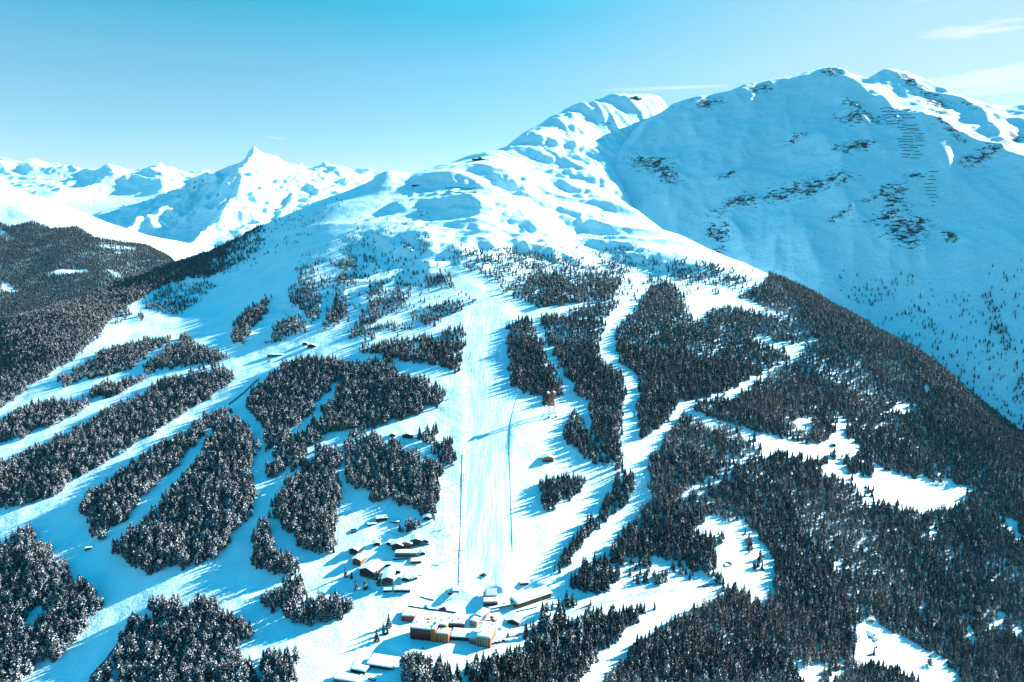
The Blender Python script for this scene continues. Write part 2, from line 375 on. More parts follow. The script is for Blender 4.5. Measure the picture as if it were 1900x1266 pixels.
# ------------------------------------------------------------------ materials
class NT:
    def __init__(self, name):
        self.m = bpy.data.materials.new(name); self.m.use_nodes = True
        self.t = self.m.node_tree; self.t.nodes.clear()
        self.out = self.n('ShaderNodeOutputMaterial')
        self.b = self.n('ShaderNodeBsdfPrincipled')
        self.l(self.b.outputs[0], self.out.inputs[0])
        self.b.inputs['Specular IOR Level'].default_value = .2
        self.b.inputs['Roughness'].default_value = .75
    def n(self, t, **k):
        nd = self.t.nodes.new(t)
        for a, v in k.items(): setattr(nd, a, v)
        return nd
    def l(self, a, b): self.t.links.new(a, b)
    def noise(self, vec, scale, detail=4, rough=.55):
        x = self.n('ShaderNodeTexNoise'); x.inputs['Scale'].default_value = scale
        x.inputs['Detail'].default_value = detail; x.inputs['Roughness'].default_value = rough
        if vec: self.l(vec, x.inputs['Vector'])
        return x.outputs[0]
    def mapping(self, vec, sc=(1, 1, 1), rot=(0, 0, 0)):
        x = self.n('ShaderNodeMapping'); x.inputs['Scale'].default_value = sc; x.inputs['Rotation'].default_value = rot
        self.l(vec, x.inputs['Vector']); return x.outputs[0]
    def ramp(self, fac, stops):
        x = self.n('ShaderNodeValToRGB'); e = x.color_ramp.elements
        while len(e) < len(stops): e.new(.5)
        for k, (p, c) in zip(e, stops): k.position = p; k.color = (*c, 1) if len(c) == 3 else c
        self.l(fac, x.inputs[0]); return x.outputs[0]
    def mr(self, v, a, b, c=0, d=1):
        x = self.n('ShaderNodeMapRange'); x.interpolation_type = 'SMOOTHSTEP'
        for i, q in zip((1, 2, 3, 4), (a, b, c, d)): x.inputs[i].default_value = q
        self.l(v, x.inputs[0]); return x.outputs[0]
    def math(self, op, a, b=None):
        x = self.n('ShaderNodeMath'); x.operation = op
        for i, q in enumerate((a, b)):
            if q is None: continue
            if isinstance(q, (int, float)): x.inputs[i].default_value = q
            else: self.l(q, x.inputs[i])
        return x.outputs[0]
    def mix(self, f, a, b):
        x = self.n('ShaderNodeMix'); x.data_type = 'RGBA'
        for i, q in ((0, f), (6, a), (7, b)):
            if isinstance(q, (int, float)): x.inputs[i].default_value = q
            elif isinstance(q, tuple): x.inputs[i].default_value = (*q, 1)
            else: self.l(q, x.inputs[i])
        return x.outputs[2]
    def bump(self, h, dist, strength=1.0, prev=None):
        x = self.n('ShaderNodeBump'); x.inputs['Distance'].default_value = dist; x.inputs['Strength'].default_value = strength
        self.l(h, x.inputs['Height'])
        if prev: self.l(prev, x.inputs['Normal'])
        return x.outputs[0]
    def attr(self, name):
        x = self.n('ShaderNodeAttribute'); x.attribute_name = name; return x.outputs['Fac']
    def pos(self): return self.n('ShaderNodeTexCoord').outputs['Object']

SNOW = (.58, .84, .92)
def snow_slope():
    a = NT('slope_snow'); p = a.pos()
    g = a.attr('groom'); st = a.attr('streak')
    n1 = a.noise(p, .045, 5, .6)
    n2 = a.noise(a.mapping(p, (.16, .014, .014)), 1.0, 3, .6)      # machine tracks running down the groomed runs
    n3 = a.noise(p, .3, 4, .6)
    ng = a.math('SUBTRACT', 1.0, g)
    h = a.math('ADD', a.math('MULTIPLY', n1, a.math('ADD', a.math('MULTIPLY', ng, 1.1), .5)), a.math('MULTIPLY', n2, a.math('MULTIPLY', st, .9)))
    h = a.math('ADD', h, a.math('MULTIPLY', n3, a.math('ADD', a.math('MULTIPLY', ng, .35), .08)))
    a.l(a.bump(h, 1.0, 1.0), a.b.inputs['Normal'])
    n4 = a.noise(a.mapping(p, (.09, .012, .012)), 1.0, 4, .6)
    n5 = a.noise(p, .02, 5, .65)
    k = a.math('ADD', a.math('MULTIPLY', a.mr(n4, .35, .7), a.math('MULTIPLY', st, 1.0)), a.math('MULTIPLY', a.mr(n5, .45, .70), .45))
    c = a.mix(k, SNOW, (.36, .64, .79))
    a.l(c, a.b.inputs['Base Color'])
    a.b.inputs['Roughness'].default_value = .6
    return a.m
def snow_rock(name, wl, rockcol=(.014, .019, .026), slope_lo=.55, slope_hi=.3, bump=3.0, use_attr=True, forest=None):
    a = NT(name); p = a.pos()
    n1 = a.noise(p, 1 / wl, 6, .62)
    n2 = a.noise(a.mapping(p, (.7, .7, 1.7), (0, .3, 0)), (3.0 if use_attr else 3.2) / wl, 8, .82)
    nz = a.n('ShaderNodeSeparateXYZ'); a.l(a.n('ShaderNodeNewGeometry').outputs['True Normal'], nz.inputs[0])
    if use_attr:
        f = a.math('MULTIPLY', a.attr('rock'), .255)
        k = a.math('ADD', n2, f)
        fac = a.mr(k, .725, .75)
    else:
        k = a.math('ADD', a.mr(nz.outputs[2], slope_lo, slope_hi, 0, .42), n2)
        fac = a.mr(k, .70, .80)
    crust = a.noise(p, 9.0 / wl, 5, .7)
    sn = a.mix(a.mr(crust, .35, .68), SNOW, (.44, .71, .83))
    c = a.mix(fac, sn, rockcol)
    a.l(c, a.b.inputs['Base Color'])
    h = a.math('ADD', n1, a.math('MULTIPLY', n2, .5))
    a.l(a.bump(h, bump, 1.0), a.b.inputs['Normal'])
    return a.m
MAT = {}
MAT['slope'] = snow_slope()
MAT['face'] = snow_rock('face_snow', 60, bump=9.0)
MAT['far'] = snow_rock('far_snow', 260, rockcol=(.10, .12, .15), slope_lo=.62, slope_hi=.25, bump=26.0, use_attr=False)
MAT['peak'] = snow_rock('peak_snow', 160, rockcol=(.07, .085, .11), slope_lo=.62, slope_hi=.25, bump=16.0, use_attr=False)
MAT['hill'] = snow_rock('hill_snow', 90, bump=5.0, use_attr=False, slope_lo=.6, slope_hi=.2)
def plain(name, col, rough=.75, var=.0, wl=1.0, metal=0.0, bump=0.0):
    a = NT(name)
    a.b.inputs['Roughness'].default_value = rough; a.b.inputs['Metallic'].default_value = metal
    if var:
        n = a.noise(a.pos(), 1 / wl, 4, .6)
        a.l(a.mix(a.mr(n, .3, .7), tuple(c * (1 - var) for c in col), tuple(min(1, c * (1 + var)) for c in col)), a.b.inputs['Base Color'])
        if bump: a.l(a.bump(n, bump), a.b.inputs['Normal'])
    else: a.b.inputs['Base Color'].default_value = (*col, 1)
    return a.m
# terrain objects
GROOM_A = GROOM
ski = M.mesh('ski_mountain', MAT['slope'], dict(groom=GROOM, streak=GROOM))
rmo = RM.mesh('shaded_mountain', MAT['face'], dict(rock=rock))
LH.mesh('wooded_hill', MAT['hill'])
PK.mesh('white_peak', MAT['peak'])
GL.mesh('glacier_range', MAT['far'])
# ------------------------------------------------------------------ trees
STANDS = []   # (polygon in photo px, density, kind mix of larch)
def stand(t, pts, d=1.0, larch=0.0): STANDS.append((T(t, pts), d, larch))
stand('A', [(-100,300),(0,230),(350,100),(560,30),(740,-50),(870,-110),(1010,-125),(1060,-70),(1000,60),(960,72),(830,112),(790,155),(640,235),(575,310),(560,345),(480,425),(420,480),(330,540),(200,615),(100,685),(30,740),(-100,800)], 1)
stand('U', [(1000,900),(1090,870),(1130,930),(1120,1010),(1160,1070),(1050,1075),(960,1060)], .9)
stand('U', [(1090,870),(1230,810),(1260,890),(1230,1000),(1250,1040),(1160,1070),(1120,1010),(1130,930)], .52)
stand('U', [(1230,810),(1400,740),(1440,850),(1420,930),(1400,1000),(1250,1040),(1230,1000),(1260,890)], .2)
stand('U', [(1400,790),(1880,640),(1884,700),(1700,850),(1600,900),(1420,1000)], .07)
stand('A', [(790,190),(880,110),(1000,80),(1150,70),(1190,90),(1130,140),(1060,190),(960,250),(880,235),(800,215)], .45)
stand('A', [(600,290),(640,250),(700,210),(720,240),(640,310)], .5)
stand('A', [(735,285),(770,235),(800,240),(770,290)], .9)
stand('A', [(320,600),(360,560),(500,480),(560,430),(700,390),(860,360),(930,355),(930,400),(840,440),(760,510),(700,550),(560,590),(440,610),(340,655)])
stand('A', [(775,530),(800,500),(900,430),(980,380),(1000,340),(1030,350),(1060,390),(1180,430),(1240,450),(1250,490),(1180,510),(1060,530),(960,540),(800,555)])
stand('A', [(455,690),(560,610),(680,590),(800,562),(805,590),(740,625),(660,680),(560,705),(470,705)])
stand('A', [(-60,1080),(50,1020),(220,950),(440,840),(600,745),(760,670),(900,580),(1080,552),(1200,525),(1265,545),(1285,600),(1180,680),(1040,770),(900,860),(760,940),(640,1020),(540,1090),(400,1140),(340,1225),(220,1265),(100,1300),(-60,1295)])
stand('A', [(-60,840),(0,820),(60,780),(200,710),(330,700),(440,715),(520,740),(420,790),(330,830),(200,880),(100,920),(0,960),(-60,985)], .9)
stand('A', [(440,1325),(455,1260),(500,1200),(600,1130),(700,1060),(800,990),(900,930),(1000,880),(1100,800),(1180,760),(1260,755),(1265,790),(1180,815),(1150,860),(1100,920),(1030,1000),(960,1080),(880,1150),(800,1230),(740,1295),(680,1390),(560,1490),(490,1460),(480,1390)])
stand('A', [(1280,800),(1340,820),(1380,900),(1400,1000),(1370,1080),(1410,1140),(1390,1200),(1400,1260),(1370,1330),(1320,1390),(1280,1440),(1240,1520),(1180,1570),(1080,1630),(1000,1645),(960,1610),(880,1640),(800,1675),(740,1630),(660,1580),(600,1520),(640,1470),(760,1380),(820,1290),(900,1210),(960,1140),(1060,1030),(1130,920),(1160,870),(1200,825)])
stand('A', [(1335,760),(1350,700),(1400,620),(1480,560),(1560,500),(1680,465),(1800,470),(1880,490),(1950,500),(2060,490),(2160,520),(2230,575),(2290,575),(2370,600),(2430,645),(2435,690),(2390,745),(2290,785),(2150,830),(2030,870),(1880,895),(1790,900),(1770,940),(1700,960),(1640,990),(1560,980),(1440,1005),(1430,940),(1450,880),(1390,820)])
stand('A', [(1440,1060),(1500,1010),(1620,960),(1690,990),(1640,1040),(1540,1110),(1480,1150),(1450,1110)])
stand('A', [(1480,1330),(1490,1240),(1550,1160),(1620,1080),(1700,1020),(1780,960),(1860,950),(1860,1000),(1850,1100),(1845,1200),(1840,1350),(1835,1500),(1830,1560),(1780,1575),(1700,1550),(1620,1510),(1560,1430),(1500,1370)])
stand('D', [(1370,560),(1380,420),(1430,370),(1470,390),(1480,470),(1500,530),(1600,560),(1620,610),(1660,650),(1650,690),(1560,690),(1440,665),(1370,630)])
stand('D', [(-60,520),(0,480),(60,460),(110,400),(180,400),(190,460),(230,500),(320,560),(360,600),(400,680),(480,710),(540,760),(565,860),(520,920),(450,1000),(400,1070),(350,1110),(280,1170),(200,1180),(140,1230),(120,1266),(60,1420),(-60,1420)])
stand('D', [(690,960),(740,900),(820,870),(830,800),(900,800),(980,790),(1010,830),(1090,770),(1130,770),(1150,800),(1170,800),(1200,800),(1210,850),(1300,900),(1370,920),(1390,1030),(1330,1060),(1300,1100),(1180,1140),(1060,1200),(980,1230),(870,1266),(800,1380),(560,1380),(480,1266),(560,1170),(640,1080),(660,1010)])
stand('D', [(860,1266),(1000,1210),(1150,1180),(1270,1120),(1330,1110),(1400,1180),(1410,1270),(1420,1420),(860,1420)])
stand('D', [(1420,1100),(1480,1060),(1560,1080),(1620,1100),(1640,1180),(1600,1266),(1580,1420),(1440,1420),(1420,1200)])
stand('D', [(1415,840),(1430,780),(1540,740),(1590,710),(1690,740),(1700,790),(1620,830),(1540,870),(1480,880)])
stand('D', [(1540,910),(1600,850),(1700,810),(1780,780),(1850,760),(1900,790),(1920,880),(1860,910),(1800,930),(1680,960),(1570,935)])
stand('P', [(560,470),(700,425),(800,450),(900,455),(1050,455),(1250,475),(1400,500),(1420,540),(1150,560),(900,560),(640,600),(540,560)], .095)
stand('P', [(830,470),(930,460),(1150,500),(1150,560),(960,560),(900,520)], .3)
# middle: both sides of the long run
stand('B', [(40,380),(100,290),(160,190),(240,130),(340,110),(380,150),(320,240),(230,260),(180,300),(100,370)], .5)
stand('A', [(1570,130),(1620,90),(1700,50),(1760,160),(1750,260),(1700,300),(1650,230),(1590,200)], .55)
stand('A', [(1470,410),(1500,310),(1580,260),(1670,280),(1680,330),(1560,380)], .55)
stand('A', [(1740,330),(1780,270),(1810,300),(1790,340)], .9)
stand('A', [(1790,250),(1830,170),(1880,130),(1890,250),(1830,320)], .7)
stand('A', [(1260,400),(1280,280),(1340,210),(1400,180),(1460,200),(1460,250),(1390,310),(1330,405)], .7)
stand('A', [(1420,170),(1470,130),(1490,180),(1450,190)], .7)
stand('A', [(1600,-20),(1884,-60),(1900,130),(1700,120)], .14)
stand('B', [(390,260),(450,210),(560,190),(700,170),(700,200),(600,250),(540,300),(440,305)], .55)
stand('B', [(60,370),(150,330),(280,290),(420,310),(400,335),(250,340),(140,380)], .45)
stand('B', [(60,430),(140,390),(300,370),(420,350),(560,320),(680,290),(685,400),(665,480),(650,560),(560,530),(420,515),(260,490),(120,460)], .85)
stand('B', [(990,60),(1100,30),(1300,30),(1450,30),(1530,60),(1510,160),(1400,180),(1240,200),(1080,210),(1000,170)], .6)
stand('V', [(580,970),(680,950),(860,960),(960,1010),(1000,1090),(1020,1180),(940,1160),(840,1120),(740,1070),(640,1020)], .3)
stand('V', [(930,940),(1200,960),(1350,980),(1420,1040),(1530,1080),(1000,1080),(960,1010)], .28)
stand('V', [(1370,950),(1450,920),(1620,900),(1720,960),(1760,1010),(1640,1010),(1540,1050),(1440,1000)], .35)
stand('V', [(1740,1010),(1860,980),(1950,1030),(1900,1100),(1800,1060)], .3)
stand('V', [(1200,820),(1500,850),(1700,900),(1500,920),(1300,900)], .07)
stand('C', [(0,10),(150,-20),(280,0),(370,60),(330,95),(200,85),(60,60),(0,40)], .4)
stand('V', [(470,1080),(600,1070),(670,1120),(640,1150),(540,1130),(480,1110)], .5)
stand('V', [(0,830),(60,820),(200,860),(180,990),(0,1000)], .18)
stand('V', [(400,860),(530,840),(540,920),(480,960)], .2)
stand('V', [(60,760),(500,700),(560,820),(100,840)], .04)
stand('V', [(0,980),(100,960),(80,1100),(0,1200)], .35)
stand('V', [(150,1100),(330,1080),(420,1160),(300,1240),(160,1240)], .3)
stand('B', [(1250,215),(1370,190),(1510,180),(1510,220),(1450,260),(1380,250),(1260,230)], .8)
stand('B', [(920,290),(960,260),(1060,250),(1090,330),(1110,420),(1150,500),(1190,560),(1220,620),(1245,700),(1100,690),(1000,670),(930,630),(935,540),(920,440)], 1, .1)
stand('B', [(1075,245),(1140,235),(1300,240),(1450,255),(1440,330),(1420,400),(1410,460),(1470,500),(1540,560),(1570,640),(1550,720),(1540,800),(1530,880),(1550,990),(1560,1060),(1520,1080),(1450,1000),(1400,900),(1370,800),(1360,720),(1280,690),(1240,600),(1200,510),(1160,440),(1110,340)], 1, .15)
stand('B', [(1100,740),(1110,690),(1180,690),(1170,740),(1130,765)], .9)
stand('B', [(1215,870),(1240,800),(1290,750),(1320,790),(1350,860),(1400,930),(1450,1010),(1470,1070),(1400,1070),(1320,1010),(1250,950)], 1, .1)
stand('B', [(1450,1100),(1560,1060),(1605,1090),(1600,1150),(1480,1160)], .8)
stand('E', [(1450,110),(1510,90),(1540,120),(1470,180)], .5)
stand('E', [(1550,90),(1605,95),(1610,210),(1580,280),(1500,350),(1430,410),(1370,470),(1290,560),(1250,620),(1200,660),(1140,680),(1150,620),(1220,530),(1260,480),(1350,370),(1420,300),(1490,210)])
stand('B', [(345,880),(440,850),(560,810),(605,800),(600,830),(520,870),(440,890)], .8)
stand('B', [(440,920),(470,890),(560,910),(620,900),(630,1000),(620,1080),(570,1090),(540,1030),(480,960)])
stand('B', [(35,960),(60,910),(220,890),(240,930),(320,930),(330,960),(420,990),(500,1030),(560,1070),(580,1100),(545,1180),(530,1280),(520,1320),(480,1345),(420,1315),(340,1300),(260,1250),(170,1275),(160,1210),(60,1200),(35,1150)])
stand('E', [(1095,210),(1120,130),(1200,115),(1300,110),(1350,130),(1360,180),(1300,240),(1220,280),(1190,310),(1120,340),(1095,300)])
stand('E', [(315,430),(360,370),(440,360),(490,390),(420,430),(330,465)], .6)
stand('E', [(500,400),(510,340),(540,370),(545,410)], .8)
stand('E', [(350,1130),(400,1090),(500,1100),(560,1160),(640,1160),(670,1200),(650,1266),(640,1420),(380,1420),(360,1200)], .9)
stand('E', [(720,1130),(800,1100),(900,1080),(960,1040),(1100,970),(1250,890),(1400,850),(1560,800),(1700,790),(1810,780),(1820,820),(1760,850),(1680,890),(1600,960),(1500,1060),(1460,1150),(1380,1240),(1340,1420),(700,1420)])
stand('E', [(1090,880),(1160,840),(1200,820),(1280,810),(1300,850),(1200,890),(1100,940)], .55)
stand('E', [(1010,950),(1040,900),(1060,960),(1020,970)], .8)
stand('E', [(1260,700),(1300,600),(1390,580),(1470,560),(1530,600),(1540,680),(1500,740),(1400,780),(1300,790),(1265,760)])
stand('E', [(1540,640),(1660,600),(1800,640),(1900,610),(2000,640),(1900,720),(1720,750),(1600,730)], .35)
# right: the big wood
stand('P', [(1140,625),(1150,595),(1175,580),(1185,560),(1200,535),(1230,515),(1250,525),(1270,560),(1285,580),(1290,590),(1310,595),(1345,610),(1400,625),(1440,640),(1470,650),(1465,665),(1440,680),(1400,700),(1350,725),(1300,740),(1270,745),(1250,755),(1245,780),(1215,800),(1190,815),(1185,790),(1180,760),(1190,720),(1185,700),(1160,680),(1145,655)], 1, .15)
stand('C', [(130,270),(150,220),(220,190),(330,200),(470,230),(600,265),(700,290),(780,330),(790,360),(700,390),(640,415),(560,400),(460,360),(340,345),(220,310)], 1, .2)
stand('C', [(330,130),(400,100),(460,60),(500,10),(560,0),(620,30),(700,50),(800,90),(900,130),(1000,180),(1100,240),(1180,320),(1300,380),(1400,440),(1500,530),(1600,640),(1700,730),(1800,800),(1900,880),(2000,950),(2100,2300),(-455,2290),(-405,2190),(-295,2110),(-255,2030),(-155,1950),(-55,1890),(30,1840),(140,1799),(250,1740),(170,1690),(25,1590),(-155,1570),(-295,1580),(-375,1530),(-365,1480),(-265,1370),(-215,1300),(-165,1209),(-175,1109),(-180,1060),(-155,1020),(-115,960),(-55,870),(20,790),(100,770),(80,730),(180,710),(290,690),(420,610),(520,550),(620,490),(670,455),(690,410),(780,370),(800,355),(760,320),(620,255),(470,210),(340,160)], 1, .42)
CLEAR = [T('B', [(560,-60),(720,10),(900,130),(1060,215),(1000,235),(870,190),(700,160),(640,100)]), T('V', [(520,760),(660,760),(600,900),(540,1000),(420,1000),(500,900)]), T('C', [(60,770),(150,800),(320,860),(420,895),(560,910),(640,945),(780,960),(840,915),(860,860),(830,800),(900,800),(920,860),(900,900),(990,970),(960,1000),(870,990),(810,985),(800,1010),(680,1000),(600,985),(480,975),(470,950),(320,880),(150,830),(60,790)]),
         T('C', [(630,820),(680,800),(740,830),(720,870),(650,860)]),
         T('G', [(960,170),(1020,140),(1060,110),(1070,80),(1140,110),(1240,140),(1350,150),(1400,130),(1480,150),(1580,210),(1590,240),(1500,270),(1400,290),(1340,320),(1240,290),(1160,270),(1060,260),(1040,310),(1010,230),(970,200)]),
         T('G', [(830,40),(910,80),(930,130),(1000,150),(960,170),(880,130),(790,110)]),
         T('G', [(180,360),(230,380),(300,390),(330,370),(400,430),(440,490),(530,600),(520,680),(510,790),(440,810),(400,780),(350,740),(280,680),(200,650),(190,570),(230,500),(170,430),(90,440),(110,420)]),
         T('G', [(-400,800),(-155,775),(0,755),(100,750),(230,725),(235,760),(140,800),(50,830),(0,850),(-155,815),(-400,850)]),
         T('G', [(1000,855),(1040,890),(1080,940),(1200,1010),(1300,1060),(1400,1130),(1500,1190),(1540,1250),(1530,1300),(1430,1300),(1300,1230),(1200,1170),(1120,1150),(1060,1130),(1050,1080),(1020,1130),(960,1160),(840,1200),(680,1250),(630,1200),(640,1150),(680,1200),(800,1190),(950,1140),(990,1090),(980,990),(920,910),(960,930),(1020,960)]),
         T('G', [(1540,950),(1640,990),(1620,1050),(1580,1030)]), T('G', [(1700,900),(1730,880),(1790,940),(1880,970),(1880,1010),(1800,960)]), T('G', [(1740,350),(1830,380),(1880,470),(1840,470),(1800,400)]),
         T('G', [(1360,420),(1400,400),(1400,420),(1375,450)]), T('C', [(1140,760),(1180,740),(1310,730),(1300,745),(1200,765)]), T('C', [(1340,640),(1370,630),(1370,665),(1345,660)]), T('C', [(900,290),(930,280),(920,300)]),
         T('D', [(120,890),(200,860),(270,800),(300,790),(270,850),(180,930),(140,960)]), T('D', [(1200,290),(1310,250),(1290,285),(1230,310)]),
         T('D', [(560,1266),(640,1180),(670,1140),(690,1150),(640,1266)]), T('D', [(830,960),(900,920),(920,930),(870,970)])]
PATHS = [(T('C', [(30,1240),(130,1180),(240,1110),(350,1020),(470,970)]), 3.5), (T('A', [(1830,640),(1760,720),(1720,800),(1600,880)]), 6), (T('D', [(1000,510),(1060,470),(1150,380)]), 3.5),
         (T('B', [(1065,270),(1120,400),(1200,550),(1280,690)]), 5.5), (T('D', [(600,480),(760,340),(890,200),(1060,20)]), 9), (T('E', [(1340,1266),(1450,1120),(1560,1030),(1680,930),(1830,830)]), 8),
         (T('E', [(640,1160),(760,1090),(900,1060),(1000,1010),(1150,930),(1300,870)]), 7), (T('G', [(620,1130),(660,1190),(800,1180)]), 6), (T('G', [(850,560),(900,700),(960,800),(1010,860)]), 2.5)]
LATE = [(T('G', q), k) for q, k in (([(205, 430), (250, 440), (262, 500), (228, 500)], .6), ([(330, 420), (395, 445), (420, 520), (402, 580), (372, 540)], .6), ([(410, 585), (470, 610), (450, 660), (415, 640)], .4),
        ([(1365, 145), (1412, 148), (1402, 188), (1372, 180)], .9), ([(1425, 168), (1490, 196), (1486, 236), (1440, 200)], .5), ([(1000, 205), (1060, 225), (1060, 290), (1010, 260)], .5), ([(1040, 1075), (1075, 1075), (1070, 1120), (1045, 1120)], .6), ([(1350, 1160), (1440, 1210), (1430, 1250), (1370, 1210)], .35))]
def tree_density(px, py):
    d = np.zeros(px.shape); lx = np.zeros(px.shape)
    for poly, k, l in STANDS:
        m = inside(px, py, poly)
        k = k if k > .7 or k < .1 else min(.9, k * 1.35)
        d = np.where(m & (k > d), k, d); lx = np.where(m, np.maximum(lx, l), lx)
    for poly in CLEAR: d[inside(px, py, poly)] = 0
    for line, w in PATHS: d[near_line(px, py, line, w)] = 0
    for poly, k in LATE: d = np.where(inside(px, py, poly), k, d)
    return d, lx

def jitter_grid(x0, x1, y0, y1, sp, rng):
    gx, gy = np.meshgrid(np.arange(x0, x1, sp), np.arange(y0, y1, sp * .9))
    gx = gx + (np.arange(gx.shape[0]) % 2)[:, None] * sp * .5
    gx = gx + rng.uniform(-.42, .42, gx.shape) * sp; gy = gy + rng.uniform(-.42, .42, gy.shape) * sp
    return gx.ravel(), gy.ravel()

TREES = []
def plant(y0, y1, sp, hmean, only=None):
    x, y = jitter_grid(-.86 * y1, .86 * y1, y0, y1, sp, RNG)
    m = np.abs(x / y) < .86
    x, y = x[m], y[m]
    z = M.h(x, y)
    px, py = proj(x, y, z)
    h = hmean * RNG.uniform(.62, 1.18, len(x)) * (1 + .22 * gnoise(x / 70, y / 70, 300))
    _, pt = proj(x, y, z + h * .8)
    jx = 8 * gnoise(x / 20, y / 20, 340) + RNG.normal(0, 1.8, len(x)); jy = 5.5 * gnoise(x / 20, y / 20, 350) + RNG.normal(0, 1.2, len(x))
    d0, l0 = tree_density(px + jx, py + jy)
    d1, _ = tree_density(px + jx, pt + jy)
    d = np.minimum(d0, np.where(d0 < .75, d0, np.maximum(d1, 0)))
    cl = 1 + .9 * gnoise(x / 45, y / 45, 310) * (d < .9)
    gap = np.where(d > .75, .97 - .10 * (gnoise(x / 38, y / 38, 320) > .42), 1)
    vis = M.visible(x, y, z + h, slack=18.0)
    if only is not None: vis &= inside(px, py, only)
    # the hidden side of the ridges is wooded like the side that shows
    keep = RNG.random(len(x)) < d * cl * gap
    keep &= vis
    w = RNG.random(len(x))
    lar = np.clip(l0 * (1 + 2.2 * gnoise(x / 120, y / 120, 330)), 0, .85)
    kind = (w < lar).astype(int)
    for i in np.nonzero(keep)[0]: TREES.append((x[i], y[i], z[i], h[i], kind[i], px[i], py[i], d0[i]))
plant(520, 900, 5.4, 17.5)
plant(900, 1400, 6.0, 16.0)
plant(1400, 2000, 6.6, 13.5)
plant(2000, 2700, 7.0, 10.0)
FLANK = T('A', [(-100, 250), (0, 200), (740, -70), (1000, -150), (1440, -300), (1450, -120), (1160, 50), (1000, 60), (640, 220), (480, 400), (200, 600), (-100, 780)])
plant(1350, 2700, 7.0, 15.5, FLANK)
plant(1100, 2000, 7.0, 15.5, T('C', [(500, 0), (900, 100), (1500, 450), (1950, 850), (1950, 1150), (1500, 950), (1200, 700), (950, 480), (700, 250)]))
TREES = np.array(TREES)
hmul = np.where(TREES[:, 7] < .75, .8, 1.0) * RNG.choice([1, 1, 1, .72, 1.16], len(TREES))
TREES[:, 3] *= hmul
print('trees', len(TREES))
# ---- tree materials and shapes
def needle_mat(name, dark, light, snow, brown=None):
    a = NT(name); p = a.pos()
    oi = a.n('ShaderNodeObjectInfo')
    geo = a.n('ShaderNodeNewGeometry')
    nz = a.n('ShaderNodeSeparateXYZ'); a.l(geo.outputs['Normal'], nz.inputs[0])
    rnd = a.n('ShaderNodeAttribute'); rnd.attribute_name = 'shade'
    v = a.n('ShaderNodeVectorMath'); v.operation = 'ADD'; a.l(geo.outputs['Position'], v.inputs[0])
    n = a.noise(v.outputs[0], .62, 3, .6)
    up = a.math('ABSOLUTE', nz.outputs[2])
    k = a.math('ADD', n, a.math('MULTIPLY', up, snow[0]))
    f = a.mr(k, snow[1], snow[1] + .10)
    c = a.mix(rnd.outputs['Fac'], dark, light)
    c = a.mix(f, c, (.50, .56, .60))
    a.l(c, a.b.inputs['Base Color'])
    a.b.inputs['Roughness'].default_value = .85; a.b.inputs['Specular IOR Level'].default_value = .1
    return a.m
MAT['spruce'] = needle_mat('spruce_needles', (.012, .0145, .017), (.038, .041, .043), (.18, .638))
MAT['larch'] = needle_mat('larch_twigs', (.034, .023, .020), (.095, .064, .053), (.18, .622))
MAT['far'+'_needles'] = needle_mat('far_needles', (.008, .012, .016), (.026, .032, .036), (.18, .68))
MAT['bark'] = plain('bark', (.045, .033, .027), .9, .4, .5)

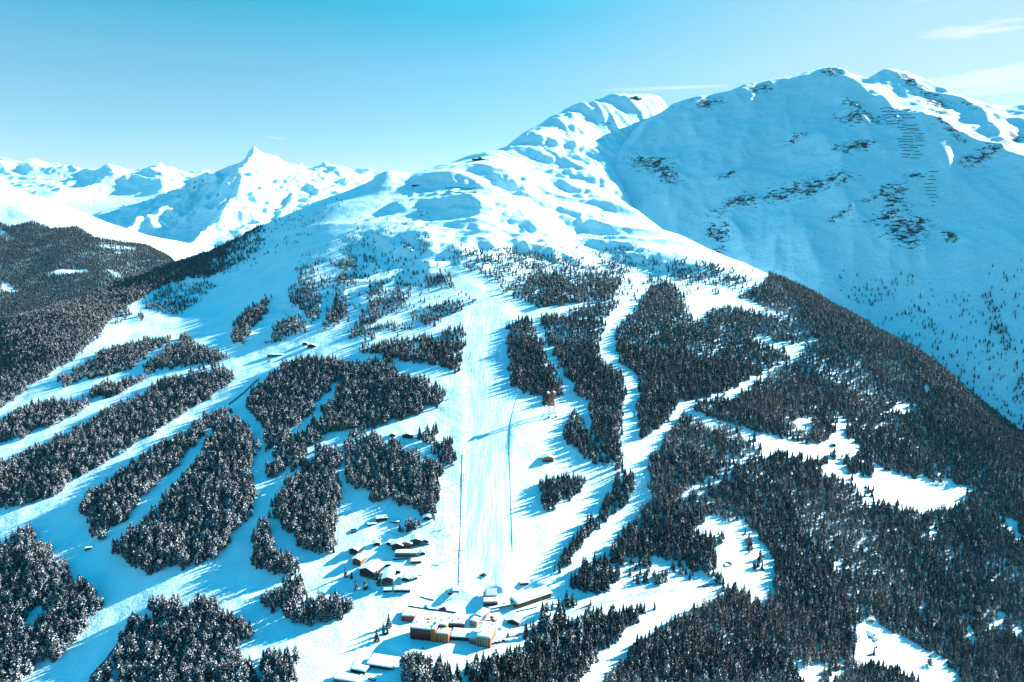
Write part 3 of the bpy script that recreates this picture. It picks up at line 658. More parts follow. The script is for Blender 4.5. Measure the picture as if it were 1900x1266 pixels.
def crown_mesh(name, seed, kind, tiers, per, mat):
    """unit tree (height 1): drooping boughs in tiers, every bough a ridge of four leaf faces"""
    r = random.Random(seed)
    V, Fc = [], []
    R0 = {'spruce': r.uniform(.20, .25), 'pine': r.uniform(.24, .29), 'larch': r.uniform(.21, .25)}[kind]
    base = {'spruce': .08, 'pine': .16, 'larch': .12}[kind]
    for t in range(tiers):
        f = t / (tiers - 1)
        z = base + (1 - base) * f ** .95
        if kind == 'pine': rad = R0 * (math.sin(min(1, (1 - f) * 1.25 + .10) * math.pi * .5) ** .9) * (.8 + .2 * min(1, f * 4 + .2))
        else: rad = R0 * (1 - f) ** .82 + .012
        n = max(4, int(round(per * (.45 + .55 * (1 - f)))))
        a0 = r.random() * 6.28
        for i in range(n):
            if r.random() < (.10 if kind != 'larch' else .22): continue
            a = a0 + i * 6.283 / n + r.uniform(-.25, .25)
            L = rad * r.uniform(.72, 1.22)
            dr = {'spruce': .40, 'pine': .18, 'larch': .12}[kind] * r.uniform(.5, 1.4)
            c, s = math.cos(a), math.sin(a)
            w = (.60 if kind != 'larch' else .40) * L * r.uniform(.7, 1.2) * (6.5 / n) ** .5
            zz = z + r.uniform(-.02, .02)
            b = len(V)
            root = (c * .01, s * .01, zz + .035)
            mid = (c * L * .55, s * L * .55, zz - L * dr * .35 + .02)
            tip = (c * L, s * L, zz - L * dr)
            ml = (c * L * .6 - s * w * .5, s * L * .6 + c * w * .5, zz - L * dr * .75 - .022)
            mr = (c * L * .6 + s * w * .5, s * L * .6 - c * w * .5, zz - L * dr * .75 - .022)
            V += [root, mid, tip, ml, mr]
            Fc += [(b, b + 1, b + 3), (b + 1, b + 2, b + 3), (b, b + 4, b + 1), (b + 1, b + 4, b + 2)]
    b = len(V)
    V += [(0, 0, 1.03)] + [(.016 * math.cos(k * 2.094), .016 * math.sin(k * 2.094), .90) for k in range(3)]
    Fc += [(b, b + 1, b + 2), (b, b + 2, b + 3), (b, b + 3, b + 1)]
    # dark core so the sky does not show straight through the middle
    b = len(V); m = 6
    for f, q in ((base + .02, .45), (.5, .50), (.88, .30)):
        rr = R0 * q * (1 - f * .8) if kind != 'larch' else R0 * q * .35 * (1 - f * .8)
        for k in range(m):
            jr = rr * r.uniform(.8, 1.2)
            V.append((jr * math.cos(k * 6.283 / m), jr * math.sin(k * 6.283 / m), f))
    for q in range(2):
        for k in range(m):
            Fc.append((b + q * m + k, b + q * m + (k + 1) % m, b + (q + 1) * m + (k + 1) % m, b + (q + 1) * m + k))
    me = bpy.data.meshes.new(name); me.from_pydata(V, [], Fc); me.materials.append(mat)
    at = me.attributes.new('shade', 'FLOAT', 'FACE')
    at.data.foreach_set('value', np.random.default_rng(seed).random(len(me.polygons)).astype(np.float32))
    me.update()
    return me
def trunk_mesh(name):
    V, Fc = [], []
    for z, r in ((-.06, .026), (.0, .020), (.5, .012), (.97, .003)):
        for k in range(6): V.append((r * math.cos(k * 1.0472), r * math.sin(k * 1.0472), z))
    for q in range(3):
        for k in range(6): Fc.append((q * 6 + k, q * 6 + (k + 1) % 6, (q + 1) * 6 + (k + 1) % 6, (q + 1) * 6 + k))
    me = bpy.data.meshes.new(name); me.from_pydata(V, [], Fc); me.materials.append(MAT['bark']); me.update()
    return me
TRUNK = trunk_mesh('trunk')
CROWN = [crown_mesh('spruce_crown', 1, 'spruce', 12, 10, MAT['spruce']), crown_mesh('spruce_crown', 2, 'spruce', 11, 9, MAT['spruce']), crown_mesh('pine_crown', 3, 'pine', 9, 10, MAT['spruce']), crown_mesh('pine_crown', 4, 'pine', 9, 9, MAT['spruce']),
         crown_mesh('larch_crown', 5, 'larch', 12, 8, MAT['larch']), crown_mesh('larch_crown', 6, 'larch', 11, 8, MAT['larch'])]
LOWC = [crown_mesh('far_crown', 7, 'spruce', 5, 6, MAT['far_needles']), crown_mesh('far_crown', 8, 'pine', 4, 6, MAT['far_needles'])]

def wood(name, label, pts, h, var, crowns, seed, trunks=True):
    """many trees nobody would count, as one object: points carrying a tree each"""
    n = len(pts)
    me = bpy.data.meshes.new(name)
    me.vertices.add(n); me.vertices.foreach_set('co', np.asarray(pts, np.float32).ravel())
    rg = np.random.default_rng(seed)
    for k, ty, v in (('th', 'FLOAT', h), ('rz', 'FLOAT', rg.random(n) * 6.283), ('wd', 'FLOAT', rg.uniform(.85, 1.25, n))):
        at = me.attributes.new(k, ty, 'POINT'); at.data.foreach_set('value', np.asarray(v, np.float32))
    at = me.attributes.new('kind_no', 'INT', 'POINT'); at.data.foreach_set('value', np.asarray(var, np.int32))
    for m in sorted({c.materials[0].name for c in crowns}): me.materials.append(bpy.data.materials[m])
    o = bpy.data.objects.new(name, me); COL.objects.link(o)
    o['kind'] = 'stuff'; o['label'] = label
    g = bpy.data.node_groups.new(name, 'GeometryNodeTree')
    g.interface.new_socket('Geometry', in_out='INPUT', socket_type='NodeSocketGeometry')
    g.interface.new_socket('Geometry', in_out='OUTPUT', socket_type='NodeSocketGeometry')
    N = lambda t: g.nodes.new(t)
    gi, go = N('NodeGroupInput'), N('NodeGroupOutput')
    iop = N('GeometryNodeInstanceOnPoints')
    gti = N('GeometryNodeGeometryToInstance')
    for c in crowns[::-1]:
        po = bpy.data.objects.new('tree_shape', c)
        oi = N('GeometryNodeObjectInfo'); oi.inputs['Object'].default_value = po
        g.links.new(oi.outputs['Geometry'], gti.inputs[0])
    def named(k, ty):
        a = N('GeometryNodeInputNamedAttribute'); a.data_type = ty; a.inputs['Name'].default_value = k
        return a.outputs['Attribute']
    g.links.new(gi.outputs[0], iop.inputs['Points'])
    g.links.new(gti.outputs[0], iop.inputs['Instance'])
    iop.inputs['Pick Instance'].default_value = True
    g.links.new(named('kind_no', 'INT'), iop.inputs['Instance Index'])
    cr = N('ShaderNodeCombineXYZ'); g.links.new(named('rz', 'FLOAT'), cr.inputs[2])
    g.links.new(cr.outputs[0], iop.inputs['Rotation'])
    th = named('th', 'FLOAT'); wd = named('wd', 'FLOAT')
    mm = N('ShaderNodeMath'); mm.operation = 'MULTIPLY'; g.links.new(th, mm.inputs[0]); g.links.new(wd, mm.inputs[1])
    cs = N('ShaderNodeCombineXYZ'); g.links.new(mm.outputs[0], cs.inputs[0]); g.links.new(mm.outputs[0], cs.inputs[1]); g.links.new(th, cs.inputs[2])
    g.links.new(cs.outputs[0], iop.inputs['Scale'])
    g.links.new(iop.outputs[0], go.inputs[0])
    md = o.modifiers.new('trees', 'NODES'); md.node_group = g
    return o
def tag(o, label, cat, group=None, kind=None):
    o['label'] = label; o['category'] = cat
    if group: o['group'] = group
    if kind: o['kind'] = kind
    return o
def thing(name, label, cat, loc, rz=0.0, group=None):
    o = bpy.data.objects.new(name, None); COL.objects.link(o)
    o.location = loc; o.rotation_euler = (0, 0, rz); o.empty_display_size = 2
    return tag(o, label, cat, group)
# ---- which trees are individuals: the ones that show largest
size = TREES[:, 3] / TREES[:, 1]
inframe = (TREES[:, 5] > 0) & (TREES[:, 5] < 1900) & (TREES[:, 6] < 1266 + 10) & (TREES[:, 6] > 0)
vis_top = TREES[:, 6] - F * TREES[:, 3] / TREES[:, 1] * .9 < 1262
inframe = (TREES[:, 5] > 2) & (TREES[:, 5] < 1898) & vis_top & (TREES[:, 6] > 0) & (TREES[:, 6] < 1285)
IND = np.zeros(len(TREES), bool)
for kd, n in ((0, 296), (1, 296)):
    sc = np.where(inframe & ((TREES[:, 4] > .5) == bool(kd)), size, 0)
    IND[np.argsort(-sc)[:n]] = True
rest = ~IND
T2 = TREES
pine = (T2[:, 0] / T2[:, 1] < -.12) | (T2[:, 1] > 1500)
rv = RNG.random(len(T2))
VAR = np.where(pine, np.where(rv < .35, 2, np.where(rv < .7, 3, np.where(rv < .85, 0, 1))), np.where(rv < .45, 0, np.where(rv < .88, 1, 2)))
lk = T2[:, 4] > .5
a = rest & ~lk
wood('evergreen_forest', 'snow dusted dark evergreen wood covering the mountain between the ski runs', T2[a, :3], T2[a, 3], VAR[a], CROWN[:4], 21)
a = rest & lk
wood('larch_wood', 'brownish bare larches scattered through the wood on the right', T2[a, :3], T2[a, 3], (RNG.random(a.sum()) < .5).astype(int), CROWN[4:], 22)

SPRUCE_PROTO = [None] * 4
def single_tree(x, y, z, h, w, rz, var, label, group=None):
    larch = var >= 4
    o = thing('larch_tree' if larch else 'spruce_tree', label, 'larch' if larch else 'spruce', (x, y, z - .1), rz, group)
    o.scale = (h * w, h * w, h)
    for nm, me in (('crown', CROWN[var]), ('trunk', TRUNK)):
        c = bpy.data.objects.new(nm, me); COL.objects.link(c); c.parent = o
    return o
def where(px, py):
    """the stand a near tree belongs to, in words"""
    if px < 200: return 'stand in the lower left corner'
    if px < 350 and py > 1180: return 'stand at the bottom edge beside the corner run'
    if px < 480: return 'stand at the bottom left between two snowy runs'
    if px < 560: return 'small stand at the bottom left of the curving run'
    if px < 660: return 'little clump above the barn yard'
    if px < 860: return 'clump at the bottom below the hotel'
    if px < 1110: return 'wood at the bottom below the hotel road'
    if px < 1330: return 'wood at the bottom right of the forest road'
    if px < 1560: return 'dark wood at the bottom right of centre'
    if px < 1800: return 'wood round the lower right meadow'
    return 'wood in the lower right corner'
for i in np.nonzero(IND)[0]:
    x, y, z, h, kd, px, py, _ = TREES[i]
    wd = where(px, py)
    if kd > .5: v = 4 + int(RNG.random() < .5); lb = 'brownish bare larch nearest in the ' + wd; gp = 'nearest larches of the ' + wd
    else: v = int(VAR[i]); lb = 'snow dusted spruce nearest in the ' + wd; gp = 'nearest spruces of the ' + wd
    single_tree(x, y, z, h, RNG.uniform(.85, 1.25), RNG.uniform(0, 6.28), v, lb, gp)
for t, q, h, lb in (('E', (34, 690), 13, 'lone spruce left of the biggest chalet at the shade edge'), ('E', (66, 700), 11, 'small spruce close to the left wall of the biggest chalet'), ('E', (90, 762), 14, 'left spruce of the two below the biggest chalet'), ('E', (140, 757), 14, 'right spruce of the two below the biggest chalet'),
                    ('E', (204, 705), 15, 'tall spruce between the biggest chalet and the long end on chalet'), ('E', (217, 735), 14, 'spruce at the lower left corner of the long end on chalet'), ('E', (195, 680), 11, 'spruce tucked behind the gap between the two largest chalets'),
                    ('E', (270, 965), 17, 'tallest spruce of the group on the slope left of the hotel'), ('E', (240, 1005), 15, 'middle spruce of the group on the slope left of the hotel'), ('E', (204, 1040), 15, 'lowest spruce of the group on the slope left of the hotel'), ('E', (262, 1000), 12, 'small spruce tucked beside the tallest one left of the hotel'),
                    ('E', (920, 1020), 9, 'small spruce on the road bank right of the pale hotel wing'), ('E', (1372, 845), 9, 'lone spruce beside the road far right of the timber hall'), ('A', (1470, 505), 10, 'lone spruce below the long low lift station'), ('E', (455, 1085), 4, 'tiny dark bush in the blue shade below the hotel')):
    p = M.hit(*T(t, [q])[0])
    single_tree(p[0], p[1], p[2], h, 1.1, RNG.uniform(0, 6.28), int(RNG.integers(0, 2)), lb)
# far wooded hill at the left
x, y = jitter_grid(-6500, -700, 3000, 6000, 9.5, RNG)
z = LH.h(x, y); px, py = proj(x, y, z)
low = inside(px, py, T('U', [(-300,640),(0,775),(60,800),(180,770),(280,810),(420,800),(520,860),(640,880),(720,890),(800,900),(920,960),(960,1000),(960,1800),(-300,1800)]))
d = low * (.98 - .35 * sstep(.25, .6, gnoise(x / 180, y / 180, 400)) * (py < 470))
for q in (T('U', [(270,1050),(330,1030),(480,1035),(485,1050),(400,1055),(300,1060)]), T('U', [(580,1025),(640,1050),(680,1075),(650,1080),(600,1050)]), T('U', [(10,1100),(40,1105),(80,1140),(125,1155),(40,1155),(10,1140)]), T('U', [(560,895),(620,912),(600,918),(570,912)]), T('U', [(690,908),(750,920),(740,930),(700,920)]), T('U', [(640,938),(665,942),(650,950)]), T('U', [(800,978),(830,984),(810,992)]), T('U', [(0,800),(40,840),(40,852),(0,835)]), T('U', [(460,935),(478,945),(465,952)])):
    d[inside(px, py, q)] = 0
k = (RNG.random(len(x)) < d) & (px > -150) & (px < 420) & LH.visible(x, y, z + 12) & M.visible(x, y, z + 12, 40)
print('far hill trees', k.sum())
wood('distant_forest', 'grey blue wood on the far hill at the left', np.stack([x, y, z], 1)[k], RNG.uniform(15, 24, k.sum()), (RNG.random(k.sum()) < .5).astype(int), LOWC, 23)
# lower slope of the shaded mountain: scattered trees
x, y = jitter_grid(700, 2600, 1300, 2600, 8, RNG)
z = RM.h(x, y); px, py = proj(x, y, z)
d = .30 * sstep(500, 620, py + (px - 1600) * .12 + 60 * gnoise(x / 150, y / 150, 410)) * (.25 + 1.0 * sstep(.0, .5, fbm(x, y, 70, 2, .5, 420)))
d = np.maximum(d, .75 * (near_line(px, py, T('C', [(1680,150),(1720,250),(1760,330),(1800,420),(1780,480)]), 9) | near_line(px, py, T('C', [(1884,640),(1860,700)]), 14)))
d = np.maximum(d, .22 * near_line(px, py, T('C', [(920,110),(1000,150),(1100,80),(1180,100),(1250,60)]), 16))
k = (RNG.random(len(x)) < d) & (px < 1980) & M.visible(x, y, z + 8) & RM.visible(x, y, z + 8, 40)
print('right slope trees', k.sum())
wood('slope_trees', 'scattered dark trees on the shaded slope across the valley', np.stack([x, y, z], 1)[k], RNG.uniform(6, 15, k.sum()), (RNG.random(k.sum()) < .5).astype(int), LOWC, 24)
# ------------------------------------------------------------------ built things: helpers
class MB:
    def __init__(self): self.v, self.f = [], []
    def box(self, x0, x1, y0, y1, z0, z1):
        b = len(self.v)
        self.v += [(x0, y0, z0), (x1, y0, z0), (x1, y1, z0), (x0, y1, z0), (x0, y0, z1), (x1, y0, z1), (x1, y1, z1), (x0, y1, z1)]
        self.f += [(b, b + 3, b + 2, b + 1), (b + 4, b + 5, b + 6, b + 7), (b, b + 1, b + 5, b + 4), (b + 1, b + 2, b + 6, b + 5), (b + 2, b + 3, b + 7, b + 6), (b + 3, b, b + 4, b + 7)]
        return self
    def bar(self, p, q, r, n=5):
        p, q = Vector(p), Vector(q); d = (q - p).normalized()
        a = d.orthogonal().normalized(); c = d.cross(a); b = len(self.v)
        for e in (p, q):
            for k in range(n):
                t = k * 6.28319 / n
                self.v.append(tuple(e + (a * math.cos(t) + c * math.sin(t)) * r))
        for k in range(n): self.f.append((b + k, b + (k + 1) % n, b + n + (k + 1) % n, b + n + k))
        self.f += [tuple(b + k for k in range(n))[::-1], tuple(b + n + k for k in range(n))]
        return self
    def prism(self, prof, y0, y1):
        """profile in x/z pushed along y"""
        b = len(self.v); n = len(prof)
        self.v += [(x, y0, z) for x, z in prof] + [(x, y1, z) for x, z in prof]
        self.f += [tuple(range(b, b + n)), tuple(range(b + 2 * n - 1, b + n - 1, -1))]
        self.f += [(b + (k + 1) % n, b + k, b + n + k, b + n + (k + 1) % n) for k in range(n)]
        return self
    def slab(self, x0, x1, y0, y1, z, th, seed=0, tilt=0.0, n=None):
        """a lying blanket of snow: uneven top, rounded rim"""
        nx = n or max(4, min(18, int((x1 - x0) / 1.5))); ny = n or max(4, min(14, int((y1 - y0) / 1.5)))
        b = len(self.v)
        for j in range(ny + 1):
            for i in range(nx + 1):
                u, v = i / nx, j / ny
                x, y = x0 + (x1 - x0) * u, y0 + (y1 - y0) * v
                e = min(1, min(u * nx, (1 - u) * nx, v * ny, (1 - v) * ny) * .8 + .35)
                h = th * e * (1 + .45 * float(gnoise(x / 3.1 + seed, y / 3.1, 500)))
                self.v.append((x, y, z + tilt * (y - y0) + h))
        W_ = nx + 1
        for j in range(ny):
            for i in range(nx): self.f.append((b + j * W_ + i, b + j * W_ + i + 1, b + (j + 1) * W_ + i + 1, b + (j + 1) * W_ + i))
        rim = [b + i for i in range(nx + 1)] + [b + j * W_ + nx for j in range(1, ny + 1)] + [b + ny * W_ + i for i in range(nx - 1, -1, -1)] + [b + j * W_ for j in range(ny - 1, 0, -1)]
        c = len(self.v)
        for k in rim:
            x, y, zz = self.v[k]; self.v.append((x, y, z + tilt * (y - y0)))
        m = len(rim)
        for k in range(m): self.f.append((rim[k], c + k, c + (k + 1) % m, rim[(k + 1) % m]))
        self.f.append(tuple(c + k for k in range(m))[::-1])
        return self
    def make(self, name, mat, parent=None, smooth=False):
        me = bpy.data.meshes.new(name); me.from_pydata(self.v, [], self.f); me.materials.append(mat); me.validate(); me.update()
        if smooth:
            for p in me.polygons: p.use_smooth = True
        o = bpy.data.objects.new(name, me); COL.objects.link(o)
        if parent: o.parent = parent
        return o
def dup(o, loc=None, rz=None, label=None):
    c = o.copy(); COL.objects.link(c)
    if loc is not None: c.location = loc
    if rz is not None: c.rotation_euler = (0, 0, rz)
    if label: c['label'] = label
    for ch in list(o.children):
        k = ch.copy(); COL.objects.link(k); k.parent = c
        for g in ch.children:
            q = g.copy(); COL.objects.link(q); q.parent = k
    return c
def at(px, py):
    return M.hit(px, py)
def head(p, q):
    """ground point at photo position p and heading of the line p to q on the ground"""
    a, b = at(*p), at(*q)
    return a, math.atan2(b[1] - a[1], b[0] - a[0]), math.hypot(b[0] - a[0], b[1] - a[1])
MAT['redwall'] = plain('dark_red_render', (.13, .028, .026), .8, .25, 2)
MAT['red'] = plain('red_cladding', (.26, .035, .03), .7, .2, 2)
MAT['orange'] = plain('ochre_render', (.30, .105, .032), .8, .2, 2)
MAT['cream'] = plain('cream_render', (.30, .20, .13), .8, .15, 2)
MAT['grey'] = plain('grey_cladding', (.07, .075, .08), .7, .2, 2)
MAT['glass'] = plain('window_glass', (.02, .028, .035), .15)
MAT['zinc'] = plain('zinc_roof', (.30, .36, .40), .45, .2, 3, .3)
MAT['wood'] = plain('larch_boards', (.15, .07, .032), .8, .35, .8)
MAT['darkwood'] = plain('dark_boards', (.035, .022, .016), .85, .35, .8)
MAT['stone'] = plain('stone_wall', (.12, .11, .10), .9, .3, 1.2)
MAT['steel'] = plain('grey_steel', (.10, .12, .14), .5, .1, 2, .5)
MAT['rust'] = plain('orange_steel', (.30, .11, .03), .6, .2, 2)
MAT['frame'] = plain('window_frame', (.13, .10, .08), .7)
MAT['black'] = plain('black_paint', (.015, .017, .02), .5)
MAT['white'] = plain('white_paint', (.75, .78, .8), .5)
MAT['carred'] = plain('red_paint', (.30, .02, .02), .35)
MAT['carblue'] = plain('blue_paint', (.03, .08, .2), .35)
MAT['net'] = plain('dark_net', (.03, .035, .045), .9)
MAT['fencered'] = plain('dark_red_boards', (.10, .02, .025), .85, .2, 2)
MAT['cloth'] = plain('dark_clothing', (.03, .035, .06), .9)
MAT['roofsnow'] = plain('roof_snow', SNOW, .65, .03, 2, 0, .06)

def snow(parent, *a, **k): return MB().slab(*a, **k).make('snow_cover', MAT['roofsnow'], parent, True)
def win_row(parent, x0, x1, y, zs, n, w=1.5, h=1.5, mat='glass', axis='x', out=-1):
    """single windows set slightly proud of a wall"""
    for z in zs:
        for k in range(n):
            c = x0 + (x1 - x0) * (k + .5) / n
            if axis == 'x':
                f = MB().box(c - w / 2 - .12, c + w / 2 + .12, min(y, y + out * .07), max(y, y + out * .07), z - .12, z + h + .12).make('window', MAT['frame' if mat == 'glass' else mat], parent)
                MB().box(c - w / 2, c + w / 2, min(y + out * .07, y + out * .1), max(y + out * .07, y + out * .1), z, z + h).make('pane', MAT['glass'], f)
            else:
                f = MB().box(min(y, y + out * .07), max(y, y + out * .07), c - w / 2 - .12, c + w / 2 + .12, z - .12, z + h + .12).make('window', MAT['frame'], parent)
                MB().box(min(y + out * .07, y + out * .1), max(y + out * .07, y + out * .1), c - w / 2, c + w / 2, z, z + h).make('pane', MAT['glass'], f)

# ------------------------------------------------------------------ hotel at the foot of the runs
(p0, hd, ln) = head((761, 1186), (832, 1194))
z0 = p0[2] - 1.5
HT = thing('hotel', 'large hotel block with dark red and ochre front and flat snowy roofs', 'hotel', (p0[0], p0[1], z0), hd)
L1, L2, L3 = ln * .55, ln * .67, ln
MB().box(0, L1, 0, 16, 0, 11.2).make('lower_wall', MAT['redwall'], HT)
MB().box(0, L1, .25, 16, 11.2, 15.4).make('top_storey', MAT['grey'], HT)
MB().box(L1, L2, -.5, 16, 0, 16.6).make('stair_tower', MAT['orange'], HT)
MB().box(L2, L3, 0, 11, 0, 12.4).make('end_block', MAT['orange'], HT)
MB().box(L2, L3 - 5, 11, 18, 0, 15.4).make('rear_block', MAT['orange'], HT)
snow(HT, -.7, L1, -.5, 16.4, 15.4, .9, seed=1); snow(HT, L1, L2 + .3, -.8, 16.2, 16.6, .5, seed=2); snow(HT, L2 + .3, L3 + .5, -.4, 11, 12.4, .8, seed=3); snow(HT, L2 + .3, L3 - 4.6, 11, 18.4, 15.4, .8, seed=4)
for z in (12.4,): win_row(HT, .8, L1 - .5, .25, (z,), 9, 1.7, 1.9, 'darkwood')
for z in (1.6, 4.7, 7.8): 
    MB().box(.5, L1 - .4, -1.1, 0, z - .9, z - .7).make('balcony', MAT['darkwood'], HT)
win_row(HT, .8, L1 - .5, 0, (1.8, 4.9, 8.0), 8, 1.2, 1.6, 'redwall')
win_row(HT, L2 + .3, L3 - .3, 0, (1.5, 4.1, 6.7, 9.4), 4, 1.4, 1.5)
win_row(HT, 1, 10, L3, (2, 5, 8.4), 3, 1.4, 1.5, axis='y', out=1)

(p1, hd1, ln1) = head((884, 1199), (908, 1203))
WG = thing('hotel_wing', 'pale hotel wing with ochre gable end beside the road', 'hotel', (p1[0], p1[1], p1[2] - 1.5), hd1 + .02)
wl = 15.5
MB().box(0, wl, 0, 26, 0, 13.0).make('wall', MAT['cream'], WG)
MB().box(wl, wl + .3, 0, 26, 0, 13.2).make('end_wall', MAT['orange'], WG)
MB().box(-9, 0, 2, 14, 0, 9.0).make('low_wall', MAT['cream'], WG)
snow(WG, -.6, wl + .9, -.7, 26.6, 13.2, .9, seed=5, tilt=.05); snow(WG, -9.5, -.6, 1.5, 14.5, 9.0, .8, seed=6)
win_row(WG, .6, wl - .5, 0, (1.6, 4.4, 7.2, 10.0), 5, 1.5, 1.6); win_row(WG, -8.5, -.5, 2, (1.6, 4.4), 3, 1.5, 1.6)
win_row(WG, 1.5, 25, wl + .3, (2, 5, 8), 6, 1.4, 1.6, axis='y', out=1)

(p2, hd2, ln2) = head((836, 1189), (876, 1192))
CY = thing('flat_hall', 'low hall under a wide flat snow roof between hotel and wing', 'hall', (p2[0], p2[1] + 1, p2[2] - 1), hd2)
MB().box(0, 24, 0, 16, 0, 5.4).make('wall', MAT['darkwood'], CY); MB().box(.8, 23.2, -.06, 0, 2.4, 4.6).make('window', MAT['glass'], CY)
snow(CY, -.5, 24.5, -.5, 16.5, 5.4, .7, seed=7)

(p3, hd3, _) = head((785, 1163), (865, 1166))
TR = thing('terrace_wing', 'long low wing with snowed terrace roof behind the hotel', 'building', (p3[0], p3[1], p3[2] - 1), hd3)
MB().box(0, 47, 0, 12, 0, 6.4).make('wall', MAT['stone'], TR); MB().box(16, 24, -.35, 0, 4.4, 7.6).make('parapet', MAT['red'], TR)
MB().box(3, 7, 2, 6, 6.4, 9.0).make('roof_hut', MAT['orange'], TR); snow(TR, 7, 47.5, -.3, 12.3, 6.4, .7, seed=8); snow(TR, -.4, 7, -.3, 12.3, 6.4, .6, seed=9)
win_row(TR, 25, 46, 0, (1.6,), 9, 1.7, 2.2, 'darkwood')
(p4, hd4, _) = head((745, 1152), (760, 1155))
RA = thing('red_annex', 'small dark red annex with snowed roof left of the terrace wing', 'annex', (p4[0], p4[1], p4[2] - 1), hd4)
MB().box(0, 15, 0, 13, 0, 7.2).make('wall', MAT['red'], RA); snow(RA, -.5, 15.5, -.5, 13.5, 7.2, .9, seed=10, tilt=.08); win_row(RA, 1, 14, 0, (1.4, 4.4), 5, 1.3, 1.4)
(p5, hd5, _) = head((886, 1160), (912, 1148))
LK = thing('stepped_wing', 'narrow stepped wing climbing from the hotel towards the cable car', 'building', (p5[0] - 4, p5[1] - 4, p5[2] - 1), R(62))
for k, (x0, x1, h) in enumerate(((0, 11, 7.5), (11, 21, 8.6), (21, 30, 7.6))):
    MB().box(x0, x1, -4, 5.5, 0, h).make('wall', MAT['cream' if k != 1 else 'grey'], LK); snow(LK, x0, x1 - .1, -4.5, 6, h, .8, seed=11 + k)
win_row(LK, 1, 29, -4, (1.6, 4.6), 9, 1.3, 1.5)

for q, (x, y, z, h, w) in enumerate(((4, 9, 16.1, 1.5, 1.4), (11, 5, 16.1, 1.2, 1.0), (17, 11, 16.1, 1.8, 1.6), (L1 + 1.5, 8, 17.0, 2.6, 1.8), (L2 + 4, 5, 13.0, 1.2, 1.1))):
    MB().box(x, x + w, y, y + w, z - .3, z + h).make('roof_vent', MAT['steel'], HT)
for x, y, h in ((12, 7, 1.4), (20, 4, 1.0), (28, 8, 1.7), (33, 3, 1.1), (39, 8, 1.3)): MB().box(x, x + 1.6, y, y + 1.3, 6.8, 7.2 + h).make('roof_vent', MAT['darkwood'], TR)
for x, y, h in ((3, 6, 1.4), (9, 15, 1.1), (12, 21, 1.6)): MB().box(x, x + 1.3, y, y + 1.2, 13.8, 14.4 + h).make('roof_vent', MAT['steel'], WG)
# clutter of the yard
for k, (px, py, w, lb) in enumerate(((862, 1152, 3.0, 'snow heap on the terrace edge behind the flat hall'), (878, 1143, 3.6, 'snow heap at the upper end of the hotel yard'), (915, 1150, 4.2, 'snow heap beside the parked cars in the hotel yard'), (930, 1168, 4.6, 'largest snow heap beside the yard near the gabled chalet'), (792, 1124, 3.4, 'snow heap against the dark yard fence'))):
    p = at(px, py); m = MB(); n = 14
    m.v.append((0, 0, w * .55))
    for r_i, (rr, zz) in enumerate(((.35, .48), (.7, .26), (1.0, -.1))):
        for i in range(n):
            a = i * 6.283 / n; q = rr * w * (1 + .25 * float(gnoise(math.cos(a) * 2 + k * 7, math.sin(a) * 2 + rr * 3, 600)))
            m.v.append((q * math.cos(a), q * math.sin(a) * .8, zz * w * (1 + .3 * float(gnoise(math.cos(a) * 3 + k, math.sin(a) * 3, 601)))))
    for i in range(n):
        m.f.append((0, 1 + i, 1 + (i + 1) % n))
        for r_i in range(2): m.f.append((1 + r_i * n + i, 1 + (r_i + 1) * n + i, 1 + (r_i + 1) * n + (i + 1) % n, 1 + r_i * n + (i + 1) % n))
    o = m.make('snow_heap', MAT['roofsnow'], None, True); o.location = p; tag(o, lb, 'snow heap')
for k, (px, py, lb) in enumerate(((913, 1150, 'round brown thatched parasol roof nearest the stepped wing'), (917, 1156, 'round brown parasol roof lower in the yard'))):
    p = at(px, py); PR = thing('parasol', lb, 'parasol', p, 0)
    m = MB(); n = 12
    m.v.append((0, 0, 4.6)); m.v += [(3.0 * math.cos(i * 6.283 / n), 3.0 * math.sin(i * 6.283 / n), 3.0) for i in range(n)] + [(2.9 * math.cos(i * 6.283 / n), 2.9 * math.sin(i * 6.283 / n), 2.7) for i in range(n)]
    m.f += [(0, 1 + i, 1 + (i + 1) % n) for i in range(n)] + [(1 + i, 1 + n + i, 1 + n + (i + 1) % n, 1 + (i + 1) % n) for i in range(n)]
    m.make('canopy', MAT['wood'], PR); MB().bar((0, 0, 0), (0, 0, 4.4), .12, 6).make('pole', MAT['darkwood'], PR)

# cable car station with the grey sloping roof
(p6, hd6, _) = head((897, 1127), (928, 1129))
GS = thing('cable_car_station', 'valley station with sloping grey metal roof above the hotel', 'cable car station', (p6[0], p6[1], p6[2] - .6), hd6 + .1)
MB().box(0, 17, 0, 24, 0, 7.0).make('wall', MAT['stone'], GS); MB().box(1, 16, -.12, 0, 1, 4.6).make('gate_dark_panel', MAT['black'], GS)  # flat black panel on the wall paints the dark inside of the gate
MB().box(17, 17.3, 1, 23, 0, 6.6).make('side_wall', MAT['wood'], GS)
MB().prism([(-1, 7.0), (18.4, 7.0), (18.4, 7.7), (-1, 7.9)], -1.4, 9.4).make('front_roof', MAT['zinc'], GS)
MB().prism([(1.5, 7.0), (17, 7.0), (17, 10.0), (4, 10.6)], 9.4, 26).make('main_roof', MAT['zinc'], GS)
snow(GS, -.6, 18, -1.2, 9.2, 7.9, .5, seed=15)
for k in range(5): MB().box(2 + k * 3, 2.15 + k * 3, -1.6, 9.4, 7.9, 8.35).make('roof_rib', MAT['steel'], GS)
